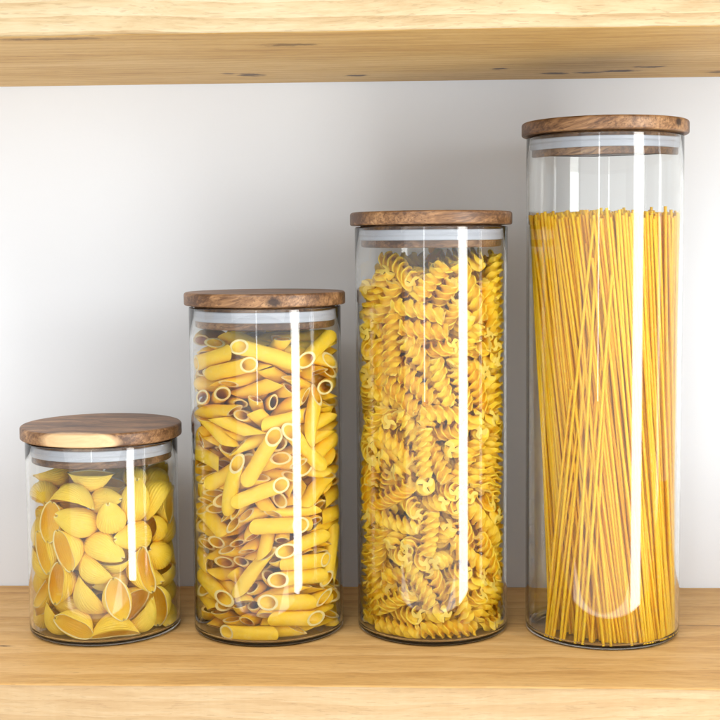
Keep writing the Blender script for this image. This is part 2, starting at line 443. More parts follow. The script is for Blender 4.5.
def penne_mesh(name, seed):
    rnd = random.Random(seed)
    L = .0295*rnd.uniform(.84, 1.14); R = .0047*rnd.uniform(.95, 1.06); ri = R*.745
    slant = rnd.uniform(1.55, 2.05); bend = rnd.uniform(-.0012, .0016); flat = rnd.uniform(.80, .94)
    pinch = rnd.uniform(.08, .30)
    nl, na = 14, 40
    def P(t, a, r):
        x0 = L*(t-.5)
        e = abs(2*(t-.5))
        fl = flat*(1-pinch*e**4)
        y = r*cos(a)/fl**.12; z = r*sin(a)*fl
        x = x0 + slant*z*1.0
        z2 = z + bend*(1-(2*(t-.5))**2)
        return (x, y, z2)
    V = []; F = []; M = []
    rr = [R, ri]
    def idx(k, i, j): return k*(nl+1)*na + i*na + j % na
    for k in (0, 1):
        for i in range(nl+1):
            for j in range(na):
                a = 2*pi*j/na
                r = rr[k] + (.00005*cos(20*a) if k == 0 else 0)
                V.append(P(i/nl, a, r))
    for i in range(nl):
        for j in range(na):
            F.append((idx(0,i,j), idx(0,i+1,j), idx(0,i+1,j+1), idx(0,i,j+1))); M.append(0)
            F.append((idx(1,i,j), idx(1,i,j+1), idx(1,i+1,j+1), idx(1,i+1,j))); M.append(0)
    # separate rim rings (own verts) so the cut edge stays crisp
    for i in (0, nl):
        b = len(V)
        for k in (0, 1):
            for j in range(na): V.append(V[idx(k, i, j)])
        for j in range(na):
            j2 = (j+1) % na
            q = (b+j, b+j2, b+na+j2, b+na+j)
            F.append(q if i == 0 else q[::-1]); M.append(1)
    return grid_mesh(name, V, [q[::-1] for q in F], M)

def fusilli_mesh(name, seed):
    rnd = random.Random(seed)
    L = .037*rnd.uniform(.72, 1.16); R = .0062*rnd.uniform(.93, 1.07)
    turns = L/.0168*rnd.uniform(.82, 1.16); hand = 1
    bx, by = rnd.uniform(-.0018, .0018), rnd.uniform(-.0018, .0018)
    # cross-section: three swept blades with rounded tips
    poly = []
    nb = 6
    for k in range(3):
        a0 = 2*pi*k/3
        dn = []; ups = []
        for i in range(nb):
            s = i/(nb-1)
            r = .0021 + (R-.0010-.0021)*s
            a = a0 + .75*s*s
            w = .00105*(1-.22*s)
            px, py = r*cos(a), r*sin(a)
            nx_, ny_ = -sin(a+.35*s), cos(a+.35*s)
            dn.append((px-w*nx_, py-w*ny_, r/R)); ups.append((px+w*nx_, py+w*ny_, r/R))
        a = a0+.75; w = .00105*.78; r = R-.0010
        tip = []
        for q in (-50, 0, 50):
            b_ = a + .35 + radians(q)
            tip.append((r*cos(a)+w*cos(b_), r*sin(a)+w*sin(b_), 1.0))
        poly += dn + tip + ups[::-1]
    n = len(poly); nl = 56
    V = []; F = []; M = []
    for i in range(nl+1):
        t = i/nl
        e = abs(2*t-1)
        sc = 1 - .10*e**8
        ph = hand*2*pi*turns*t
        c, s = cos(ph), sin(ph)
        q = 1-(2*t-1)**2
        wob = 1 + .05*sin(9*t+seed)
        for (x, y, rr) in poly:
            V.append((L*(t-.5) + .0006*rr*sin(5*ph+seed), (x*c-y*s)*sc*wob + bx*q, (x*s+y*c)*sc*wob + by*q))
    for i in range(nl):
        for j in range(n):
            j2 = (j+1) % n
            F.append((i*n+j, i*n+j2, (i+1)*n+j2, (i+1)*n+j)); 
            tipf = poly[j][2] > .99 and poly[j2][2] > .99
            M.append(1 if (i < 1 or i >= nl-1) else (2 if tipf else 0))
    for i in (0, nl):
        b = len(V)
        V.append(tuple(sum(V[i*n+j][q] for j in range(n))/n for q in range(3)))
        for j in range(n): V.append(V[i*n+j])
        for j in range(n):
            q = (b, b+1+j, b+1+(j+1) % n)
            F.append(q[::-1] if i == 0 else q); M.append(1)
    return grid_mesh(name, V, F, M)

# ------------------------------------------------------------------ pasta poses: index of the shape, position in 0.01 mm, quaternion in 1/1000
POSES = {}
POSES['shell'] = (
    '5 -446 -3728 7854 341 100 -662 -660 5 2685 -2704 8790 666 -393 -436 -461 7 1696 -3927 3000 653 417 560 -293 4 2989 -2732 4605 133 631 -288 708 5 670 -3669 6337 327 -911 250 18 0 -1311 -3879 6176 499 297 -656 483 0 -886 -3920 1280 660 723 44 -199 1 2755 -2684 6766 424 400 -604 -543 0 -1842 -3669 3973 635 402 -575 322 4 1418 -3690 1059 283 943 171 45 5 -107 -3742 2866 248 -419 -59 -871 1 -1028 -3656 9448 48 -204 -968 138 0 1382 -3622 8020 587 -316 132 734 6 -162 -2479 10406 146 -38 48 -987 6 176 -3941 4794 5 341 389 856 4 3651 -1306 9203 230 -799 -485 -270 7 -2374 -3450 7968 330 542 523 -569 2 -2902 -3116 5806 566 163 -659 468 5 3661 -1396 2109 431 555 625 -339 8 3024 -2497 1247 115 -392 56 911 5 3732 -838 5027 691 337 -484 -418 5 -3423 -1918 9299 308 815 -478 -111 3 -2869 -841 10386 940 -230 -163 194 2 712 -2876 9037 290 -897 196 -270 3 4149 -226 8330 669 -192 637 -331 5 2221 -2431 2288 277 269 769 -509 3 3719 -1317 6978 78 -545 -517 655 8 -3202 -2563 2938 98 -503 -437 739 7 1381 -3259 5408 953 289 -24 -92 8 -2334 -3102 1234 874 -43 376 306 8 2320 -901 10153 71 -597 -796 71 4 3317 636 9624 104 -542 716 427 2 3830 -90 3632 882 268 -247 -300 4 -3583 -1645 1235 802 235 -171 -523 4 -3165 -2087 4600 100 225 45 968 7 -1550 -2675 2301 773 -470 -63 421 4 3857 322 6451 904 -38 -398 149 4 1191 -2427 3861 346 458 -715 -399 0 274 -903 9549 132 -108 203 -964 3 3967 82 828 18 592 805 31 4 -3503 -1586 6597 191 -398 -675 -591 6 3871 954 2232 557 -441 -478 516 1 2617 -1116 3526 182 263 935 153'
    ' 1 -3741 -774 3103 740 -156 633 168 1 2778 1881 9380 496 65 444 -743 0 3841 1240 4837 700 -381 557 -231 0 97 -2528 1242 33 -16 -774 -632 7 797 1073 9742 15 -392 915 91 1 -1449 -1708 9110 794 -563 124 -193 2 -4238 -583 5432 15 704 7 -710 6 1264 -1855 8512 252 327 82 -907 5 -3313 149 6789 476 -73 -710 -513 3 1772 3182 9941 320 205 -904 -195 6 -2746 -1290 7733 381 280 -878 74 5 -991 -2107 3754 475 296 385 733 2 265 -1976 2512 143 453 804 -358 6 3823 1735 7852 203 -684 -168 -680 5 -1522 -330 9924 304 -407 -364 780 3 3474 2129 1186 800 -275 415 -334 0 -1066 -2390 5215 124 -131 -983 -25 3 2511 -944 7778 941 -5 -209 268 5 -314 -795 6214 65 975 211 -17 6 2425 -1289 5273 637 -322 -188 675 2 1413 -2186 6700 213 128 -532 -809 1 -3510 41 9103 422 -769 432 209 2 2423 1247 5378 83 679 720 119 3 -1927 3459 10163 184 -74 -6 -980 0 2655 580 7628 242 98 -570 779 8 244 2621 9384 91 -454 -569 -680 5 -1074 1491 9521 242 -389 -889 -16 7 -4237 533 1716 173 -704 -88 684 6 2464 -483 876 35 -682 730 -35 2 2625 3213 2701 341 135 732 574 6 2993 1621 3147 443 -155 875 -117 1 2865 2459 6253 92 646 721 -234 3 -1915 -2149 6625 722 -147 -613 -286 2 1621 -362 8873 164 -178 -436 867 3 1000 -377 7313 38 -688 -697 -200 5 -3213 2176 9356 617 -630 -294 368 8 -78 -1344 4069 309 -466 -739 375 7 2877 3175 8083 639 -344 627 283 5 233 2025 1816 370 716 577 -131'
)
POSES['penne'] = (
    '1 426 -4094 18666 180 -5 -821 -541 4 184 -4403 12198 638 -596 -349 -342 7 1197 -4113 7731 688 -722 -57 50 8 41 -4306 9872 740 -644 -112 -158 7 1609 -3970 2741 694 669 224 141 4 2282 -3611 4249 272 217 -657 -669 4 2767 -3371 12660 502 -17 -694 -516 0 2157 -3717 1631 726 -662 -83 171 8 -804 -4200 806 672 739 -24 -22 4 -1684 -3915 10329 218 593 439 -639 8 -1708 -3917 17738 69 -274 -745 605 6 2589 -3429 6402 669 633 195 338 2 3293 -2904 14622 717 -259 -636 -116 4 -413 -4181 4745 74 456 214 -861 8 2721 -3276 5235 167 -213 705 -656 6 3530 -2464 18829 604 587 152 517 0 -3079 -3025 3358 631 -616 422 -209 4 -3033 -3023 18354 313 139 706 620 8 1706 -3236 14434 220 -134 753 -605 7 3417 -2318 9772 483 175 295 -805 1 -322 -3258 16383 281 -103 218 929 2 -1376 -3834 14066 188 -162 -968 32 5 4163 -1445 5200 354 658 -6 664 1 -2716 -2847 14979 929 20 -46 -368 3 1988 -3406 8536 206 81 -268 -938 0 -3252 -2539 7722 70 -448 -827 -333 1 1678 -2536 15102 288 232 927 66 0 -2729 -3071 13605 269 -335 -899 -83 6 3406 -1936 11975 25 -489 730 476 8 -1963 -3299 11058 631 -714 -80 -293 0 3120 -1800 18320 453 -861 -126 197 7 -812 -3075 17114 157 938 255 176 8 -3575 -2381 11789 257 341 593 683 2 403 -3385 7107 131 -742 -455 -474 0 -167 -3595 13086 135 -162 977 -24 8 1249 -3356 3167 103 163 -21 -981 6 221 -3471 11619 158 -262 -397 865 1 2597 -159 19324 135 83 -301 -940 4 616 -3055 10677 224 -80 -99 966 2 -919 -1716 19256 159 -66 -961 216 4 -2754 -2305 15635 785 -171 -81 -590 0 971 -2955 17234 809 -210 101 540 '
    '7 98 -3241 8534 52 -363 930 -25 2 795 -3508 774 48 997 -43 51 3 4200 -1009 7831 555 -609 -395 406 1 2805 -2112 13823 263 245 -213 -909 1 -2005 -2890 3176 146 -415 -896 57 7 -4073 -1272 4831 508 670 -398 -368 8 -2503 -1591 16374 47 33 -577 815 2 4136 -1031 16378 501 452 -498 -545 6 -1958 -2029 4076 174 -939 -279 101 6 4242 -589 8907 413 -439 608 -517 6 2554 -2581 16495 280 461 -842 -20 1 1187 -2264 16210 518 65 251 815 4 -3848 1104 19208 607 94 -147 -775 8 -2040 -2219 6012 441 -24 -319 -838 1 968 -2752 11517 3 -261 -954 144 5 2670 -2226 12758 227 229 -35 -946 0 2675 -2787 2183 220 -38 885 -409 6 -550 -2836 1257 72 799 593 -71 3 -1300 -2637 5788 914 -8 111 390 1 -305 -2601 6522 532 221 -85 -813 7 286 -3126 14306 103 539 -759 352 7 -2062 -1830 18626 886 192 335 258 6 -256 -2738 3466 755 -197 -49 624 2 -1848 -2153 4992 527 98 -281 -796 1 794 -2557 18823 469 -228 86 849 3 -708 -2845 14404 344 494 -765 -230 7 -161 -3188 9559 232 -457 -843 -164 8 2430 -2049 10941 982 144 101 66 3 -200 -2969 15253 703 15 326 632 0 613 -2765 15445 669 414 -401 -470 6 -4013 -1536 15517 373 -502 -497 601 7 -951 -2873 8040 890 -35 -137 433 5 626 -2706 9836 627 -552 476 -275 4 1925 -1993 10125 167 498 679 512 3 3737 -956 7096 830 -207 -61 514 7 2311 -1795 17438 658 633 -280 -296 3 -3674 -1752 2111 37 -539 -841 -9 5 -2112 -1884 1083 838 -127 217 485 6 -1170 -3269 10400 220 -178 -95 954 3 -1320 -2757 1902 698 -216 127 671 0 -1350 -2526 904 845 -112 204 482 3 -1648 -2450 15496 803 -153 108 -566 1 1225 2267 1'
    '9450 334 360 -641 -589 0 -1232 -2698 3901 683 -494 7 538 8 -1270 -2562 6706 177 737 616 212 8 -1044 -2736 4800 754 76 339 557 7 -1610 -2500 11977 407 418 -787 -202 4 3087 -737 9888 954 -59 -179 232 6 1238 -2574 6715 0 -679 -734 15 5 -3912 -874 1079 623 -99 215 746 4 2063 -1807 2716 253 -178 153 938 0 4056 410 868 727 136 132 -659 2 4263 141 4024 593 -448 -542 391 7 3053 -900 10953 897 351 -264 49 7 -3564 -1073 12675 464 -379 351 -719 4 -2415 -1385 6583 250 -937 -160 183 3 -686 -2728 13373 305 -84 212 -924 2 -967 -2724 8966 836 -164 -228 470 0 -2959 -1422 775 633 -43 70 -770 1 3162 103 17739 406 145 45 901 4 3342 -236 16503 512 124 -175 -832 2 -2242 -1597 9763 378 201 -241 -871 4 -423 -2605 7280 616 296 -191 -705 7 696 -3014 5796 109 163 13 -981 3 1469 -2520 9276 75 -583 -802 -106 1 -2041 -1571 8820 304 831 403 233 4 1194 -3043 2135 430 161 -197 -866 2 3127 -829 13149 952 -160 -115 236 0 -1700 -2252 9527 302 384 -515 -704 2 2697 -967 17523 80 -400 -913 -1 4 1213 360 19124 138 78 -234 -959 0 -921 -3426 17915 971 64 64 -220 0 2850 -1021 18877 987 -39 17 156 0 -3343 -921 5739 572 -153 -9 -806 5 -3136 -385 10930 842 -124 73 520 0 -1530 -2384 7430 486 245 -22 -839 0 626 -2892 3875 703 204 454 508 1 638 -2518 12491 344 -753 416 -377 3 -2943 -1075 8702 86 878 470 -28 4 -4266 -26 11917 731 212 -603 -237 6 -406 -2714 2178 706 -119 86 693 1 2552 45 14815 321 -937 -35 -132 8 -3989 134 10512 305 -449 439 -717 6 -1792 -2093 2326 243 464 -789 -320 7 -1908 -985 11297 528 40 -112 -841 6 1475 '
    '-2800 5104 808 -160 90 560 0 -1488 3236 19176 844 -450 -58 288 7 2789 -609 845 132 -127 -55 982 6 -2548 -1464 5440 105 -844 -524 -47 1 -3942 -761 9267 602 -244 142 747 7 -3193 -380 3248 40 -440 884 152 1 -1660 -2052 12997 236 3 112 -965 3 2762 -1540 7588 72 537 840 1 5 2618 -285 2157 99 -118 -436 887 3 2564 -1327 6164 209 -21 148 967 6 -2279 -1534 13610 224 -68 464 -854 6 2590 -1273 5202 23 394 910 -128 0 1576 -2291 17768 434 119 363 816 2 1356 -2448 10264 659 544 -202 -479 3 2896 -334 15722 111 -167 -980 -6 3 -3513 842 5881 343 351 -607 -625 0 2587 -1105 15421 261 18 133 956 4 -1236 -2284 16613 962 -195 28 190 3 4097 1509 10600 430 -647 242 -581 1 3379 1058 18438 66 455 854 245 5 2495 -1105 3377 54 51 62 995 3 -4329 23 16968 512 -424 653 -363 4 3793 -175 14136 606 -267 135 737 3 2704 -1552 8359 140 408 902 -15 5 -2695 -315 11544 188 -810 -498 246 1 -2758 -829 19049 485 191 -44 -852 0 2194 -2040 1519 988 144 -31 -50 3 1659 -2475 7633 137 154 739 641 8 32 -3355 18410 131 -134 -257 -948 3 -59 -2043 4161 750 -282 -97 591 5 1698 -1629 5501 49 407 912 28 3 2862 -1832 9238 137 -284 949 -24 4 2224 -1513 860 13 -152 -986 -67 6 2591 -967 2414 54 196 871 448 7 583 -2209 4838 776 -191 -29 601 8 -2440 -1582 14541 130 -977 96 -141 2 510 -2312 1594 647 135 82 -746 3 -3360 -103 7199 734 443 243 454 6 3808 2027 13598 709 517 -436 -199 0 3874 944 9508 45 -792 562 -235 6 1535 -2614 791 997 52 13 -50 3 -2984 -239 7895 294 -945 -99 103 6 772 -431 15108 17 923 -382 -48 6 -2810 -402 9559 170 114 -'
    '876 436 1 -390 -1506 15433 197 -782 442 -392 6 -631 -1931 12142 557 113 331 753 7 3986 1013 2766 599 66 323 729 7 -1493 -2089 8371 854 -242 -168 429 5 -2030 -1827 10577 3 -191 980 50 7 1681 -1550 7420 35 924 -304 -229 4 -3514 -624 17231 739 -37 44 672 5 -3842 1811 9185 339 -339 610 -631 4 2999 -1154 12244 91 355 -832 -417 6 2388 -1079 1640 982 168 29 -76 6 -4234 593 7459 442 550 514 487 4 2505 -373 8747 111 -60 187 -974 3 2980 105 1385 69 87 975 -193 0 -2239 22 15370 904 56 218 364 7 -644 2050 19008 806 1 119 580 3 -2649 -1193 3889 548 -835 -46 10 1 2764 -36 12650 137 934 265 197 1 -2006 -1073 3041 292 142 99 -941 3 -3706 708 4960 711 188 96 -670 6 3695 52 7765 167 -792 -576 115 8 -2165 -979 12244 92 -808 -577 76 6 -2724 -380 3967 95 33 -995 4 4 -3290 1696 15455 870 -343 -207 286 1 3980 1269 17587 497 -411 -557 524 8 -1868 -1275 7112 900 158 118 388 4 1603 -911 16240 530 -195 -569 598 8 -3868 1172 13062 221 -760 -493 362 0 -3120 -38 13778 891 177 312 278 4 2988 65 10704 19 356 78 -931 5 3498 -979 4373 506 212 138 -825 2 -3734 2043 6119 545 611 372 438 2 2477 727 15610 158 -973 -22 -164 4 -2516 979 18524 2 -88 108 990 7 -1200 -1881 13796 331 -72 216 -916 1 -2671 455 6162 37 476 -862 172 0 -2041 -1912 17313 362 137 -319 -865 2 -1842 -745 7966 320 -83 193 -924 4 -103 -888 18940 25 -94 -992 -83 6 2754 113 6412 850 521 82 3 8 2730 967 14702 14 -93 -178 979 8 1873 639 3985 333 133 -64 -931 8 2836 -156 5484 19 8 127 992 6 -1452 -799 1899 956 197 218 29 1 -3262 -487 1695 857 -120 127'
    ' -485 6 -423 -1405 2502 72 545 -829 99 4 420 1887 14568 617 0 95 -781 8 -2311 -898 10395 180 126 -193 -956 8 -3983 743 3471 764 -116 -44 633 1 2448 796 12037 221 165 -823 -496 6 496 -1361 2922 27 -705 -672 -225 3 578 -1080 5952 117 657 742 72 7 -211 588 13897 797 -119 12 -592 0 -3141 556 15714 905 102 227 344 8 -2394 -415 7086 135 397 -871 256 2 -2080 -557 4733 231 -30 -25 -972 4 2854 -259 11676 246 212 -134 -936 0 1517 -618 6864 167 -144 -961 167 1 -1822 2585 10609 519 449 -708 -165 2 2761 595 2587 190 -35 -978 73 8 -2833 -19 2568 34 -998 -8 -44 5 229 -904 17493 38 -693 -716 76 3 1720 -974 13313 34 688 -719 -97 3 519 -1276 11157 181 -527 -99 824 6 1428 -1723 4194 697 53 37 714 6 3197 2475 14281 19 -461 -761 455 7 2672 1681 15293 987 -106 -103 -59 2 -2848 1057 14694 750 -51 -45 658 2 1934 2642 15561 25 -12 997 68 5 65 -1083 9298 28 -590 -790 -165 6 -2949 489 9111 56 153 -161 974 1 -2161 -876 17863 118 -79 51 -989 4 -3309 1528 7572 161 -821 -425 -347 2 2664 812 5790 77 -3 -989 130 2 -2667 435 1720 497 44 -53 865 6 133 2798 17236 582 -319 -218 715 8 3147 838 8370 213 -391 885 -137 6 -2585 991 1101 17 -124 -50 991 4 2593 548 7137 873 -472 44 118 1 -3029 1461 13106 177 770 -505 -348 4 -3929 1561 11397 571 310 -759 -38 2 3446 643 4581 151 -773 -550 -277 5 -2920 2070 16935 111 -289 936 -165 0 -3796 817 14508 166 -663 542 -489 1 -2446 813 2880 333 937 -55 87 7 1847 -1151 14155 978 -118 -44 -168 1 2892 1413 9990 660 179 116 -720 2 2422 1433 7583 931 -314 -113 146 7 2681 1051 1740 143'
    ' -13 111 -983 2 731 -538 13094 10 -562 -747 -355 6 -2591 1333 5187 491 -88 43 866 1 2623 3283 5131 669 -620 379 -156 5 -2926 2734 774 879 231 110 402 6 -1822 3884 18487 271 129 -696 -653 5 2453 1612 16176 986 -53 -156 38 7 2642 1171 12847 935 18 134 329 1 493 425 4492 833 -186 15 520 0 -922 -336 911 54 -134 -989 -18 4 -2730 666 16466 942 -70 -58 -323 8 251 1445 15760 92 -607 -767 187 1 -1049 2351 15685 137 782 -607 28 7 2514 1852 5828 989 118 85 -39 7 1962 3187 3427 123 181 -53 974 8 -2247 2070 18492 993 -58 92 -40 2 539 -321 18277 46 -209 -973 -89 3 -3251 2881 16991 123 -391 517 -751 2 2922 1588 17359 552 -272 694 -374 5 -1236 920 14040 198 -810 421 -358 8 -1330 -745 12743 967 76 84 230 3 -2869 1809 11950 229 695 -681 -44 1 -566 484 11993 14 431 892 135 8 2255 1022 8365 859 -161 -142 465 2 2318 1433 6632 71 21 481 -874 0 -317 -690 6384 617 69 218 -753 3 -3041 3096 15761 623 625 458 101 7 2271 3631 14983 671 711 -143 -154 2 2632 604 13835 22 624 753 207 8 -2117 485 14074 552 -25 199 809 7 -2033 -281 13445 517 802 270 125 1 2258 1431 11455 272 -85 -20 -958 6 -2958 1960 10185 244 676 -592 -366 1 1551 2103 10038 300 291 -817 -398 7 -2997 855 8172 162 -962 -213 -53 6 2351 2761 6027 388 903 -170 74 0 2107 2361 3878 71 14 -984 -162 6 -3692 1704 4410 536 44 87 -839 5 1307 2674 2915 233 193 -953 -9 0 2380 1979 2421 152 -122 -133 -972 0 -3338 2755 3161 408 -86 712 -565 0 -2540 1959 1303 79 117 -990 26'
)
